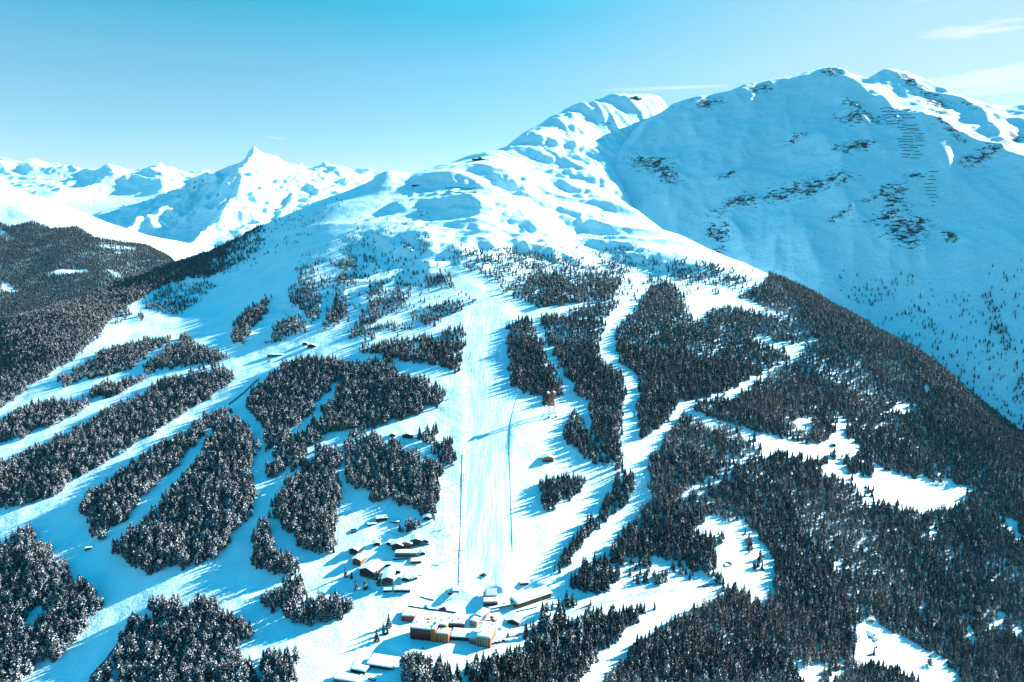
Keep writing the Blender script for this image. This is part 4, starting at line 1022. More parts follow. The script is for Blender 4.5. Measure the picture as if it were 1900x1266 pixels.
# long timber hall
(p7, hd7, ln7) = head((959, 1131), (1023, 1109))
TH = thing('timber_hall', 'long brown timber clad hall with one snow covered roof', 'hall', (p7[0], p7[1], p7[2] - .6), hd7)
MB().box(0, ln7, 0, 15, 0, 7.2).make('wall', MAT['wood'], TH)
MB().box(.4, ln7 - .4, -.08, 0, 5.2, 6.2).make('window', MAT['glass'], TH); MB().box(ln7 * .66, ln7 * .74, -.1, 0, 0, 4.4).make('door', MAT['rust'], TH)
for k in range(13): MB().box(ln7 * (k + .5) / 13 - .12, ln7 * (k + .5) / 13 + .12, -.35, -.09, 0, 7.2).make('post', MAT['darkwood'], TH)
snow(TH, -.8, ln7 + .8, -1.0, 15.8, 7.2, .9, seed=16, tilt=.10)
# covered walkway
a_, b_ = at(906, 1136), at(957, 1126)
ln8 = math.hypot(b_[0] - a_[0], b_[1] - a_[1]); hd8 = math.atan2(b_[1] - a_[1], b_[0] - a_[0])
WK = thing('covered_walkway', 'raised covered walkway joining the cable car yard to the timber hall', 'walkway', (a_[0], a_[1], a_[2]), hd8)
MB().box(0, ln8, -1.3, 1.3, 2.6, 5.0).make('gallery', MAT['steel'], WK)
for k in range(6): MB().box(ln8 * (k + .5) / 6 - .2, ln8 * (k + .5) / 6 + .2, -.5, .5, -1.5, 2.6).make('post', MAT['steel'], WK)
snow(WK, -.2, ln8 + .2, -1.6, 1.6, 5.0, .6, seed=17)

# ------------------------------------------------------------------ chalets and huts
def chalet(px, py, w, d, h, rot, name, label, cat='chalet', wall='darkwood', base='stone', eave=1.0, pitch=.36, storeys=2, group=None, balc=True, chim=True, gable=True, sink=.8):
    p = at(px, py)
    o = thing(name, label, cat, (p[0], p[1], p[2] - sink), rot, group)
    hb = h * .34
    MB().box(-w / 2 + .02, w / 2 - .02, .02, d - .02, 0, hb).make('base_wall', MAT[base], o)
    if gable:
        r = h + w / 2 * pitch
        MB().prism([(-w / 2, hb), (w / 2, hb), (w / 2, h), (0, r), (-w / 2, h)], 0, d).make('upper_wall', MAT[wall], o)
        t = .28; e = w / 2 + eave
        rf = MB().prism([(-e, h - eave * pitch), (0, r), (e, h - eave * pitch), (e, h - eave * pitch + t), (0, r + t), (-e, h - eave * pitch + t)], -eave, d + eave * .7).make('roof', MAT['darkwood'], o)
        s = .75
        MB().prism([(-e - .1, h - eave * pitch + t), (0, r + t), (e + .1, h - eave * pitch + t), (e - .1, h - eave * pitch + t + s), (e * .3, r + t + s - e * .3 * pitch), (0, r + t + s * .85), (-e * .3, r + t + s - e * .3 * pitch), (-e + .1, h - eave * pitch + t + s)], -eave - .15, d + eave * .7 + .1).make('snow_cover', MAT['roofsnow'], rf)
        if chim:
            c = MB().box(w * .12, w * .12 + .9, d * .55, d * .55 + .9, r - .6, r + 1.9).make('chimney', MAT['stone'], rf)
    else:
        MB().box(-w / 2, w / 2, 0, d, hb, h).make('upper_wall', MAT[wall], o)
        rf = MB().box(-w / 2 - eave, w / 2 + eave, -eave, d + eave * .6, h, h + .25).make('roof', MAT['darkwood'], o)
        MB().slab(-w / 2 - eave, w / 2 + eave, -eave - .05, d + eave * .6, h + .25, .8, seed=px).make('snow_cover', MAT['roofsnow'], rf, True)
    n = max(2, int(w / 3.2))
    for s in range(storeys):
        zz = hb * .3 + s * (h - hb * .2) / storeys
        win_row(o, -w / 2 + .5, w / 2 - .5, 0, (zz,), n, 1.1, 1.2)
    if balc: MB().box(-w / 2 + .2, w / 2 - .2, -1.1, -.05, hb + .1, hb + 1.0).make('balcony', MAT['wood'], o)
    return o
V_ = 'chalets of the hamlet beside the long run'
chalet(681, 1073, 22, 23, 10.5, -.42, 'chalet', 'biggest chalet of the hamlet with broad snowy gable and wooden front', group=V_, storeys=3)
chalet(662, 1050, 12, 13, 9, -.35, 'chalet', 'narrow tall chalet directly behind the biggest chalet', group=V_, wall='wood')
chalet(656, 1030, 12, 12, 8, -.30, 'chalet', 'upper left chalet of the hamlet beside the straight forest track', group=V_, wall='darkwood')
chalet(719, 1087, 13, 24, 10, .04, 'chalet', 'long chalet seen end on with snow heaped roof and dark front', group=V_, storeys=3)
chalet(719, 1099, 10, 5, 3.2, .02, 'garage', 'low snow topped garage below the long end on chalet', 'garage', gable=False, storeys=1, balc=False, group=V_)
chalet(737, 1022, 15, 13, 8.5, -.15, 'chalet', 'left chalet of the row of three on the upper terrace', group=V_)
chalet(754, 1019, 14, 13, 8.5, -.05, 'chalet', 'middle chalet of the row of three on the upper terrace', group=V_, wall='wood')
chalet(771, 1014, 14, 12, 9.0, .08, 'chalet', 'right chalet of the row of three on the upper terrace', group=V_)
chalet(753, 1034, 28, 9, 6.5, .0, 'row_house', 'long low row house with balconies below the three terrace chalets', 'house', gable=False, group=V_, wall='stone', storeys=1)
chalet(772, 1046, 14, 8, 3.6, .1, 'shed', 'flat snowed shed below the right terrace chalet', 'shed', gable=False, storeys=1, balc=False, group=V_)
chalet(752, 1079, 9, 8, 4.6, -.1, 'hut', 'little dark hut standing alone right of the long chalet', 'hut', storeys=1, balc=False, group=V_, chim=False)
chalet(770, 1077, 7, 6, 3.6, .5, 'hut', 'tiny low hut beside the piste edge at the hamlet', 'hut', storeys=1, balc=False, group=V_, chim=False)
chalet(746, 1100, 20, 8, 4.2, .0, 'shed', 'long low shed with unbroken snow roof at the foot of the hamlet', 'shed', gable=False, storeys=1, balc=False, group=V_)
chalet(715, 1052, 14, 6, 3.6, .08, 'shed', 'narrow snow covered shed behind the long end on chalet', 'shed', gable=False, storeys=1, balc=False, group=V_)
chalet(708, 968, 15, 10, 5.5, .28, 'barn', 'lone barn with pale square roof above the hamlet by the wood edge', 'barn', storeys=1, balc=False, chim=False, gable=False)
chalet(690, 976, 11, 7, 3.4, .4, 'shelter', 'dark open shelter just left of the lone barn', 'shelter', storeys=1, balc=False, gable=False)
chalet(731, 971, 12, 6, 3.0, -.35, 'shed', 'sunken snowy shed right of the lone barn', 'shed', storeys=1, balc=False, gable=False)
chalet(792, 966, 9, 8, 5, .1, 'hut', 'hut half hidden by spruces at the edge of the long run', 'hut', storeys=1, balc=False)
chalet(1017, 858, 17, 11, 7.5, .12, 'mountain_hut', 'wooden hut with sunlit orange front alone on the right of the long run', 'hut', wall='rust', base='wood')
chalet(756, 814, 17, 11, 6, -.2, 'mountain_hut', 'dark snow roofed hut on the track left of the long run', 'hut')
chalet(728, 811, 9, 7, 4.5, -.1, 'hut', 'small hut among the trees left of the dark snow roofed hut', 'hut', storeys=1, balc=False)
chalet(578, 646, 17, 12, 6, .05, 'mountain_restaurant', 'twin gabled restaurant hut on the upper left junction of runs', 'restaurant')
chalet(566, 641, 11, 9, 5, .0, 'hut', 'small hut left of the twin gabled restaurant hut', 'hut', storeys=1)
chalet(510, 662, 34, 9, 5, -.06, 'lift_station', 'long low lift station on the upper left junction of runs', 'lift station', gable=False, storeys=1, balc=False, wall='steel')
chalet(1546, 829, 11, 8, 4, .1, 'hut', 'hut in the sunny clearing of the right hand wood', 'hut', storeys=1, balc=False)
chalet(1612, 915, 12, 9, 4.5, .3, 'hut', 'dark hut under the trees at the lower left of the wide meadow', 'hut', storeys=1, balc=False)
chalet(1838, 916, 12, 8, 4, -.15, 'barn', 'snow roofed barn at the far right end of the wide meadow', 'barn', storeys=1, balc=False, chim=False)
chalet(1615, 1156, 11, 9, 4.5, .1, 'hut', 'pale roofed hut at the top of the lower right meadow', 'hut', storeys=1, balc=False, wall='stone')
chalet(1620, 1184, 11, 9, 5, .6, 'chalet', 'dark chalet beside the bend of the lower right road', storeys=1)
chalet(1626, 1191, 8, 7, 4, .6, 'shed', 'dark shed right of the chalet at the lower right road bend', 'shed', storeys=1, balc=False, chim=False)
chalet(952, 1160, 13, 10, 5.5, -.35, 'chalet', 'gabled chalet between the hotel yard and the road', storeys=1)
chalet(962, 1112, 8, 5, 3.4, .25, 'kiosk', 'small wooden kiosk behind the timber hall', 'kiosk', storeys=1, balc=False, gable=False, wall='wood')
chalet(973, 1087, 11, 7, 4, .2, 'hut', 'hut with pale roof at the foot of the piste above the timber hall', 'hut', storeys=1, balc=False, gable=False)
for px, py, w, d, h, rt, lb in ((676, 1033, 7, 6, 4, .3, 'small dark hut just right of the upper left chalet'), (722, 1013, 8, 7, 4.5, -.3, 'small dark hut left of the row of three terrace chalets'), (784, 1031, 7, 7, 4.2, .2, 'small hut right of the long low row house'), (738, 1065, 7, 6, 4, .1, 'small dark hut between the long chalet and the open snow'),
        (699, 1014, 9, 7, 4.6, .25, 'little hut on the open slope above the hamlet road'), (790, 1008, 7, 6, 4, -.1, 'small hut between the terrace chalets and the long run')):
    chalet(px, py, w, d, h, rt, 'hut', lb, 'hut', storeys=1, balc=False, group=V_, chim=False)
for k, (px, py) in enumerate(((912, 1197), (919, 1195), (927, 1194), (934, 1191))):
    chalet(px, py, 3.6, 6, 2.9, .12, 'garage', 'one of the four little snow topped garages right of the pale wing', 'garage', gable=False, storeys=1, balc=False, group='garages in a row by the road', wall='darkwood', base='darkwood', eave=.3)
chalet(705, 1242, 30, 17, 4.6, -.24, 'barn', 'wide flat roofed barn in the blue shade at the bottom', 'barn', gable=False, storeys=1, balc=False)
chalet(664, 1250, 16, 8, 5, -.30, 'machine_shed', 'dark machine shed left of the wide flat roofed barn', 'shed', gable=False, storeys=1, balc=False)
chalet(640, 1268, 26, 11, 4.5, -.22, 'workshop', 'low workshop with striped snowy roof at the bottom edge', 'workshop', gable=False, storeys=1, balc=False, wall='steel')
p = at(164, 1021)
TU = thing('underpass', 'dark mouth of a little piste underpass on the left run', 'underpass', (p[0], p[1], p[2] - .6), .5)
MB().box(-4.6, 4.6, 0, 5, 0, 4.0).make('portal', MAT['stone'], TU); MB().box(-3.4, 3.4, -.1, 0, .2, 3.2).make('dark_panel', MAT['black'], TU); snow(TU, -5, 5, -.6, 5.6, 4.0, .6, seed=31)  # black panel on the solid portal stands for the darkness of the passage
# summit station and the stations along the ridge
p = M.hit(1178, 184) or M.hit(1178, 188)
ST = thing('summit_station', 'dark cable car station with antenna on the snowy summit', 'station', (p[0], p[1], p[2] - 4), .2)
MB().box(-34, 8, -8, 12, 0, 14).make('hall', MAT['darkwood'], ST); MB().box(-8, 22, -6, 12, 0, 22).make('tower_block', MAT['steel'], ST); MB().box(22, 52, -4, 8, 0, 10).make('terrace', MAT['darkwood'], ST)
ST.scale = (.68, .68, .75)
snow(ST, -35, -8.5, -9, 12.5, 14, 1.5, n=6); MB().bar((6, 2, 22), (6, 2, 36), .5).make('antenna', MAT['steel'], ST)
p = M.hit(890, 297)
RS = thing('ridge_station', 'long dark chairlift station on the ridge below the summit', 'lift station', (p[0], p[1], p[2] - 2), .1)
MB().box(-30, 34, -5, 5, 0, 6).make('hall', MAT['darkwood'], RS); MB().box(-6, 8, -6, 6, 6, 12).make('machine_house', MAT['steel'], RS); snow(RS, -31, -6.5, -6, 6, 6, 1.2, n=6)
p = M.hit(772, 345)
RS2 = thing('ridge_hut', 'low dark hut where the runs leave the left shoulder', 'hut', (p[0], p[1], p[2] - 2), 0)
MB().box(-14, 14, -5, 5, 0, 5).make('wall', MAT['darkwood'], RS2); snow(RS2, -15, 15, -6, 6, 5, 1.2, n=6)
# ------------------------------------------------------------------ road, lifts, fences, vehicles
def ribbon(name, pts_px, w, mat, lift=.12, step=6.0):
    P = [Vector(at(*p)) for p in pts_px]
    L = [P[0]]
    for a, b in zip(P[:-1], P[1:]):
        n = max(1, int((b - a).length / step))
        for k in range(1, n + 1): L.append(a.lerp(b, k / n))
    for _ in range(6): L = [L[0]] + [(L[k - 1] + L[k] * 2 + L[k + 1]) / 4 for k in range(1, len(L) - 1)] + [L[-1]]
    m = MB()
    for k, q in enumerate(L):
        d = (L[min(k + 1, len(L) - 1)] - L[max(k - 1, 0)]); d.z = 0; d.normalize()
        s = Vector((-d.y, d.x, 0))
        for u in (-1, -.5, 0, .5, 1):
            e = q + s * w * .5 * u
            m.v.append((e.x, e.y, float(M.h(e.x, e.y)) + lift))
    for k in range(len(L) - 1):
        for j in range(4): m.f.append((k * 5 + j, k * 5 + j + 1, k * 5 + 5 + j + 1, k * 5 + 5 + j))
    o = m.make(name, mat, smooth=True); o['kind'] = 'structure'
    return o
MAT['road'] = plain('packed_road_snow', (.30, .36, .40), .8, .35, 3)
MAT['track'] = plain('trodden_snow', (.50, .70, .80), .75, .2, 3)
ribbon('road', T('E', [(790,1100),(880,1040),(1000,990),(1100,955),(1200,918),(1300,872),(1420,838),(1560,800),(1700,775),(1880,758),(1990,742),(2080,735)]), 6.5, MAT['road'], .25)
ribbon('forest_road', T('E', [(1330,1262),(1450,1125),(1560,1035),(1680,935),(1830,835)]), 5.5, MAT['track'], .25)
ribbon('side_road', T('G', [(690,1245),(800,1205),(900,1180),(990,1140),(1040,1095),(1090,1110),(1130,1165)]), 5.5, MAT['road'], .25)
ribbon('village_path', [(775, 1128), (752, 1116), (728, 1108), (700, 1104), (688, 1090), (655, 1076), (634, 1066)], 4.5, MAT['track'], .2)
ribbon('village_path', [(728, 1108), (738, 1092), (742, 1070), (738, 1050), (724, 1036), (690, 1040), (672, 1042)], 4, MAT['track'], .2)
ribbon('village_path', [(738, 1050), (765, 1056), (790, 1048), (800, 1030), (790, 1010), (760, 1000), (725, 990), (700, 978)], 4, MAT['track'], .2)
ribbon('yard_path', [(935, 1190), (918, 1180), (905, 1172), (897, 1163), (925, 1148), (948, 1140)], 6, MAT['road'], .2)
ribbon('forest_track', T('D', [(1865,260),(1862,380),(1855,480),(1850,560)]), 4, MAT['track'], .25)

# lattice cable car towers
def lattice_tower(px, py, h, label):
    p = at(px, py)
    o = thing('lattice_tower', label, 'cable car tower', (p[0], p[1], p[2] - 2), .25, 'lattice towers of the cable car')
    b, t = h * .15, h * .055
    C = [(-1, -1), (1, -1), (1, 1), (-1, 1)]
    for cx, cy in C:
        MB().bar((cx * b, cy * b, 0), (cx * t, cy * t, h * .86), h * .009).make('leg', MAT['rust'], o)
        MB().box(cx * b - h * .03, cx * b + h * .03, cy * b - h * .03, cy * b + h * .03, 0, 2.6).make('footing', MAT['stone'], o)
    m = MB(); n = 7
    for k in range(n):
        z0, z1 = h * .86 * k / n, h * .86 * (k + 1) / n
        r0, r1 = b + (t - b) * k / n, b + (t - b) * (k + 1) / n
        for i in range(4):
            (ax, ay), (bx, by) = C[i], C[(i + 1) % 4]
            m.bar((ax * r0, ay * r0, z0), (bx * r1, by * r1, z1), h * .004, 4); m.bar((bx * r0, by * r0, z0), (ax * r1, ay * r1, z1), h * .004, 4)
            m.bar((ax * r1, ay * r1, z1), (bx * r1, by * r1, z1), h * .004, 4)
    m.make('bracing', MAT['rust'], o)
    MB().box(-h * .15, h * .15, -h * .06, h * .06, h * .86, h * .90).make('crossarm', MAT['carred'], o)
    for s in (-1, 1):
        MB().box(s * h * .12 - h * .03, s * h * .12 + h * .03, -h * .09, h * .09, h * .90, h * .955).make('cable_saddle', MAT['white'], o)
    MB().bar((0, 0, h * .9), (0, 0, h * 1.03), h * .012).make('mast', MAT['carred'], o)
    return p, o
tp1, t1 = lattice_tower(1023, 771, 46, 'orange lattice cable car tower with red head among trees beside the long run')
tp2, t2 = lattice_tower(1116, 414, 46, 'distant orange lattice cable car tower standing on the upper snow slope')
def cable(name, label, pts, r, mat='steel', sag=0.0, group=None, cat='cable'):
    m = MB()
    for a, b in zip(pts[:-1], pts[1:]):
        a, b = Vector(a), Vector(b); n = 8; q = a
        for k in range(1, n + 1):
            u = k / n; c = a.lerp(b, u); c.z -= sag * 4 * u * (1 - u)
            m.bar(q, c, r, 4); q = c
    return tag(m.make(name, MAT[mat]), label, cat, group)
gs = GS.location; smt = ST.location
for s in (-1, 1):
    def hp(p, z): return (p[0] + s * 46 * .12, p[1], p[2] + z)
    cable('cable', 'thin cable car rope running over the lattice towers to the summit', [(gs[0] + 8 + s * 3, gs[1] + 22, gs[2] + 11), hp(tp1, 46 * .955 - 2), hp(tp2, 46 * .955 - 2), (smt[0] + s * 5, smt[1], smt[2] + 14)], .09, sag=10, group='ropes of the cable car')

# chairlift up the left edge of the long run
LP = [(846, 1100), (850, 1036), (854, 972), (860, 893), (866, 804), (870, 728), (873, 664), (877, 606), (881, 560)]
PP = [Vector(at(*p)) for p in LP]
dirv = (PP[-1] - PP[0]); dirv.z = 0; dirv.normalize(); rzl = math.atan2(dirv.y, dirv.x) - R(90)
PY = thing('lift_pylon', 'grey T shaped chairlift pylon at the left edge of the long run', 'lift pylon', PP[1], rzl, 'chairlift pylons up the long run')
MB().bar((0, 0, -1.5), (0, 0, 10.5), .42, 8).make('mast', MAT['steel'], PY)
MB().box(-4.0, 4.0, -.28, .28, 10.4, 11.0).make('crossarm', MAT['steel'], PY)
for s in (-1, 1): MB().box(s * 3.6 - .35, s * 3.6 + .35, -2.2, 2.2, 11.0, 11.5).make('sheave_assembly', MAT['black'], PY)
MB().bar((.7, .2, 0), (.7, .2, 10), .06, 4).make('ladder', MAT['steel'], PY)
for p in PP[2:-1]: dup(PY, p)
sdv = Vector((dirv.y, -dirv.x, 0))
lines = []
for s in (-1, 1):
    pts = [PP[0] + sdv * s * 3.6 + Vector((0, 0, 4.5))] + [p + sdv * s * 3.6 + Vector((0, 0, 11.5)) for p in PP[1:-1]] + [PP[-1] + sdv * s * 3.6 + Vector((0, 0, 4.5))]
    cable('lift_rope', 'chairlift rope strung over the pylons of the long run', pts, .06, sag=2.2, group='ropes of the chairlift')
    lines.append(pts)
CH = thing('lift_chair', 'dark double chair hanging from the chairlift rope over the long run', 'lift chair', (0, 0, 0), rzl, 'chairs hanging on the chairlift')
MB().bar((0, 0, 0), (0, .25, -2.0), .06, 4).make('hanger', MAT['steel'], CH)
MB().box(-1.1, 1.1, -.35, .35, -2.75, -2.6).make('seat', MAT['black'], CH); MB().box(-1.1, 1.1, .28, .36, -2.6, -1.9).make('backrest', MAT['black'], CH); MB().bar((-1.1, -.4, -2.2), (1.1, -.4, -2.2), .04, 4).make('safety_bar', MAT['steel'], CH)
first = True
for pts in lines:
    for a, b in zip(pts[:-1], pts[1:]):
        n = max(2, int((b - a).length / 34))
        for k in range(n):
            u = (k + .5) / n; c = a.lerp(b, u); c.z -= 2.2 * 4 * u * (1 - u)
            if first: CH.location = c; first = False
            else: dup(CH, c)
p = PP[0]
LS = thing('chairlift_terminal', 'dark chairlift bottom terminal with waiting area above the hotel', 'lift terminal', (p[0], p[1], p[2] - .5), rzl)
MB().box(-4.2, 4.2, -6, 6, 3.6, 6.2).make('machine_hood', MAT['steel'], LS)
for s in (-1, 1):
    for t in (-1, 1): MB().box(s * 3 - .3, s * 3 + .3, t * 4 - .3, t * 4 + .3, 0, 3.6).make('leg', MAT['steel'], LS)
MB().box(-9.5, -5.4, -4, 1, 0, 3.2).make('control_cabin', MAT['darkwood'], LS); snow(LS, -4.5, 4.5, -6.3, 6.3, 6.2, .4, seed=41); snow(LS, -9.9, -5, -4.4, 1.4, 3.2, .5, seed=42)
p = PP[-1]
LT = thing('chairlift_terminal', 'small chairlift top terminal where the long run begins', 'lift terminal', (p[0], p[1], p[2] - .5), rzl)
MB().box(-4.2, 4.2, -5, 5, 3.6, 6.0).make('machine_hood', MAT['steel'], LT); MB().box(-.8, .8, -.8, .8, 0, 3.6).make('leg', MAT['steel'], LT)
# second, shorter lift by the hamlet
LP2 = [(826, 1100), (832, 1040), (838, 985), (845, 925)]
P2 = [Vector(at(*p)) for p in LP2]
D2 = thing('drag_lift_mast', 'slim drag lift mast left of the chairlift near the hotel', 'lift pylon', P2[0], rzl, 'drag lift masts by the hamlet')
MB().bar((0, 0, -1), (0, 0, 7), .22, 6).make('mast', MAT['steel'], D2); MB().box(-2.2, 2.2, -.15, .15, 6.8, 7.1).make('crossarm', MAT['steel'], D2)
for p in P2[1:]: dup(D2, p)
cable('drag_lift_rope', 'rope of the short drag lift beside the hamlet', [p + Vector((2, 0, 7.1)) for p in P2], .05, sag=1.0)

# fences: a run of posts and net following the ground
def fence(name, label, pts_px, h, mat, group=None, post=4.0, cat='fence', th=.16, field=None, pts=None, part='net'):
    f = field or M
    P = pts or [Vector(f.hit(*p)) for p in pts_px]
    L = []
    for a, b in zip(P[:-1], P[1:]):
        n = max(1, int((b - a).length / post))
        L += [a.lerp(b, k / n) for k in range(n)]
    L.append(P[-1])
    L = [Vector((q.x, q.y, float(f.h(q.x, q.y)))) for q in L]
    o = thing(name, label, cat, L[0], 0, group)
    m = MB(); pm = MB(); b0 = L[0]
    for k, q in enumerate(L):
        q = q - b0
        m.v += [(q.x - th, q.y - th, q.z), (q.x + th, q.y + th, q.z), (q.x + th, q.y + th, q.z + h), (q.x - th, q.y - th, q.z + h)]
        if k:
            a, b = (k - 1) * 4, k * 4
            m.f += [(a, b, b + 3, a + 3), (b + 1, a + 1, a + 2, b + 2), (a + 3, b + 3, b + 2, a + 2)]
    m.f += [(0, 1, 2, 3), tuple(len(m.v) - 1 - k for k in range(4))]
    m.make(part, mat, o)
    return o, [q - b0 for q in L]
def posted(*a, **k):
    o, L = fence(*a, **k)
    for q in L[:90]: MB().bar((q.x, q.y, q.z - .5), (q.x, q.y, q.z + a[3] + .3), .12, 4).make('post', MAT['black'], o)
    return o
posted('board_fence', 'long dark red board fence dividing two runs on the left', T('A', [(1250,742),(1330,680),(1412,602)]), 2.6, MAT['fencered'], post=7, part='boards')
posted('net_fence', 'dark safety net fence along the left edge of the long run', T('E', [(672,20),(668,200),(662,400),(655,600),(650,740)]), 0.55, MAT['net'], post=9)
posted('net_fence', 'thin safety net fence along the right side of the long run', T('B', [(965,700),(930,850),(928,1000),(932,1150),(945,1540)]), 0.4, MAT['net'], post=12)
posted('net_fence', 'dark net fence beside the lowest left run at the bottom corner', T('D', [(495,1240),(570,1160),(645,1060)]), 2.4, MAT['net'], post=6)
posted('yard_fence', 'dark fence with drifts along the upper side of the hotel yard', [(757, 1126), (790, 1130), (822, 1134), (846, 1138)], 1.6, MAT['darkwood'], post=4, part='boards')
posted('paddock_fence', 'small square paddock fence in the snow left of the lone barn', [(651, 984), (661, 983), (662, 988), (652, 990), (651, 984)], 1.6, MAT['darkwood'], post=3, part='boards')
posted('paddock_fence', 'small round paddock fence in the sunny clearing left of the big wood', [(1343, 1048), (1350, 1044), (1358, 1048), (1354, 1053), (1346, 1053), (1343, 1048)], 1.6, MAT['darkwood'], post=3, part='boards')
posted('garden_fence', 'dark fence line below the long low row house', [(729, 1040), (744, 1039), (758, 1038)], 1.5, MAT['darkwood'], post=4, part='boards')
posted('garden_fence', 'low dark fence across the open snow right of the long chalet', [(756, 1067), (770, 1068), (784, 1068)], 1.1, MAT['darkwood'], post=4, part='boards')
posted('garden_fence', 'dark fence running from the right terrace chalet to the long run', [(781, 1014), (789, 1012), (797, 1011)], 1.6, MAT['darkwood'], post=4, part='boards')
posted('drift_fence', 'pair of dark drift boards on the slope below the chairlift terminal', [(779, 1108), (792, 1112), (806, 1115)], 1.2, MAT['net'], post=4, part='boards')
posted('road_rail', 'brown wooden rail above the road behind the timber hall', [(957, 1137), (996, 1128)], 1.5, MAT['wood'], post=4, part='boards')
# avalanche barriers
r_ = random.Random(3)
def barrier(px0, px1, py, field, label, group):
    a, b = field.hit(px0, py, 1300 if field is RM else None), field.hit(px1, py + r_.uniform(-.6, .6), 1300 if field is RM else None)
    if a and b and abs(a[1] - b[1]) < 220:
        fence('avalanche_barrier', label, None, (1.9 * a[1] / 2600 + .5) * (1 if field is RM else .7), MAT['net'], group, post=8, cat='barrier', th=.3, field=field, pts=[Vector(a), Vector(b)], part='rack')
for k in range(17):
    y = 203 + k * 5.6 + r_.uniform(-.8, .8)
    x0 = 1633 + k * 2.2 if k < 6 else 1668 + r_.uniform(-5, 8)
    x1 = (1690 + r_.uniform(-14, 16)) if k < 6 else 1712 + r_.uniform(-10, 5)
    xm = x0 + (x1 - x0) * r_.uniform(.35, .65)
    for a_, b_, dy in ((x0, xm - 1.5, 0), (xm + 1.5, x1, r_.uniform(-1.6, 1.6))):
        barrier(a_, b_, y + dy, RM, 'dark avalanche barrier row high on the shaded mountain face', 'upper avalanche barriers on the shaded mountain')
for k in range(10):
    y = 321 + k * 6.8 + r_.uniform(-1.2, 1.2)
    barrier(1716 + abs(4 - k) * 2.2 + r_.uniform(-4, 4), 1740 + r_.uniform(-7, 5), y, RM, 'dark avalanche barrier row of the lower patch on the shaded mountain', 'lower avalanche barriers on the shaded mountain')
for y in (349, 353, 358, 363): barrier(828 + r_.uniform(-6, 6), 882 + r_.uniform(-8, 4), y, M, 'thin avalanche barrier row in the blue hollow of the upper slope', 'avalanche barriers in the blue hollow')
for y, x in ((232, 1086), (240, 1078), (236, 1098), (256, 1090), (260, 1112), (229, 1125)): barrier(x - 9, x + 9, y, M, 'short avalanche barrier on the sunlit gullies below the summit', 'avalanche barriers below the summit')

# vehicles
def groomer(px, py, rz, label):
    p = at(px, py)
    o = thing('snow_groomer', label, 'snow groomer', p, rz)
    MB().box(-1.6, 1.6, -2.6, 2.6, .8, 1.6).make('body', MAT['carred'], o)
    MB().prism([(-1.3, 1.6), (1.3, 1.6), (1.1, 3.0), (-1.1, 3.0)], -2.0, .3).make('cab', MAT['glass'], o)
    for s in (-1, 1): MB().box(s * 2.0 - .7, s * 2.0 + .7, -2.9, 2.9, 0, 1.1).make('track', MAT['black'], o)
    MB().box(-2.8, 2.8, -4.2, -3.6, .1, 1.3).make('blade', MAT['steel'], o); MB().box(-2.6, 2.6, 3.2, 4.4, .1, .7).make('tiller', MAT['black'], o)
groomer(897, 1068, .9, 'snow groomer on the wide piste above the cable car station')
groomer(822, 1131, 1.6, 'snow groomer parked by the hotel yard fence')
def car(p, rz, mat, label, group):
    o = thing('parked_car', label, 'car', (p[0], p[1], p[2] + .28), rz, group)
    MB().prism([(-2.2, .35), (2.2, .35), (2.2, .85), (1.2, .98), (-2.1, 1.0)], -.88, .88).make('body', MAT[mat], o)
    MB().prism([(-1.9, 1.0), (1.2, .98), (.5, 1.5), (-1.5, 1.52)], -.78, .78).make('cabin', MAT['glass'], o)
    MB().box(-1.5, .5, -.75, .75, 1.525, 1.62).make('snow_cover', MAT['roofsnow'], o)
    for a in (-1.35, 1.4):
        for s in (-1, 1): MB().bar((a, s * .78, .34), (a, s * .92, .34), .34, 8).make('wheel', MAT['black'], o)
gq = at(1316, 1088); gz = at(1309, 1089)
car(gq, .2, 'black', 'black car parked at the forest end of the road', 'cars at the end of the road')
car(gz, .3, 'black', 'dark car parked beside the black one at the road end', 'cars at the end of the road')
for k, (px, py, mt) in enumerate(((898, 1168, 'black'), (903, 1164, 'carblue'), (908, 1160, 'white'), (914, 1156, 'carred'), (919, 1153, 'black'))):
    car(at(px, py), .9, mt, ['black car nearest the pale wing in the hotel yard', 'blue car second in the hotel yard row', 'white car in the middle of the hotel yard row', 'red car fourth in the hotel yard row', 'black car at the upper end of the hotel yard row'][k], 'cars in the hotel yard')
for k, (px, py) in enumerate(((686, 1260), (690, 1262), (694, 1264))): car(at(px, py), .4, 'black', 'one of the dark cars standing below the wide flat roofed barn', 'cars below the flat roofed barn')

for k, (px, py, mt, lb) in enumerate(((700, 1084, 'black', 'black car parked behind the spruces between the two largest chalets'), (735, 1060, 'carblue', 'blue car parked right of the long end on chalet'), (739, 1062, 'black', 'dark car parked beside the blue one in the hamlet'), (676, 1028, 'black', 'dark car parked right of the upper left chalet'), (734, 1096, 'carred', 'red car beside the low garage of the hamlet'))):
    car(at(px, py), r_.uniform(0, 6), mt, lb, 'cars in the hamlet')

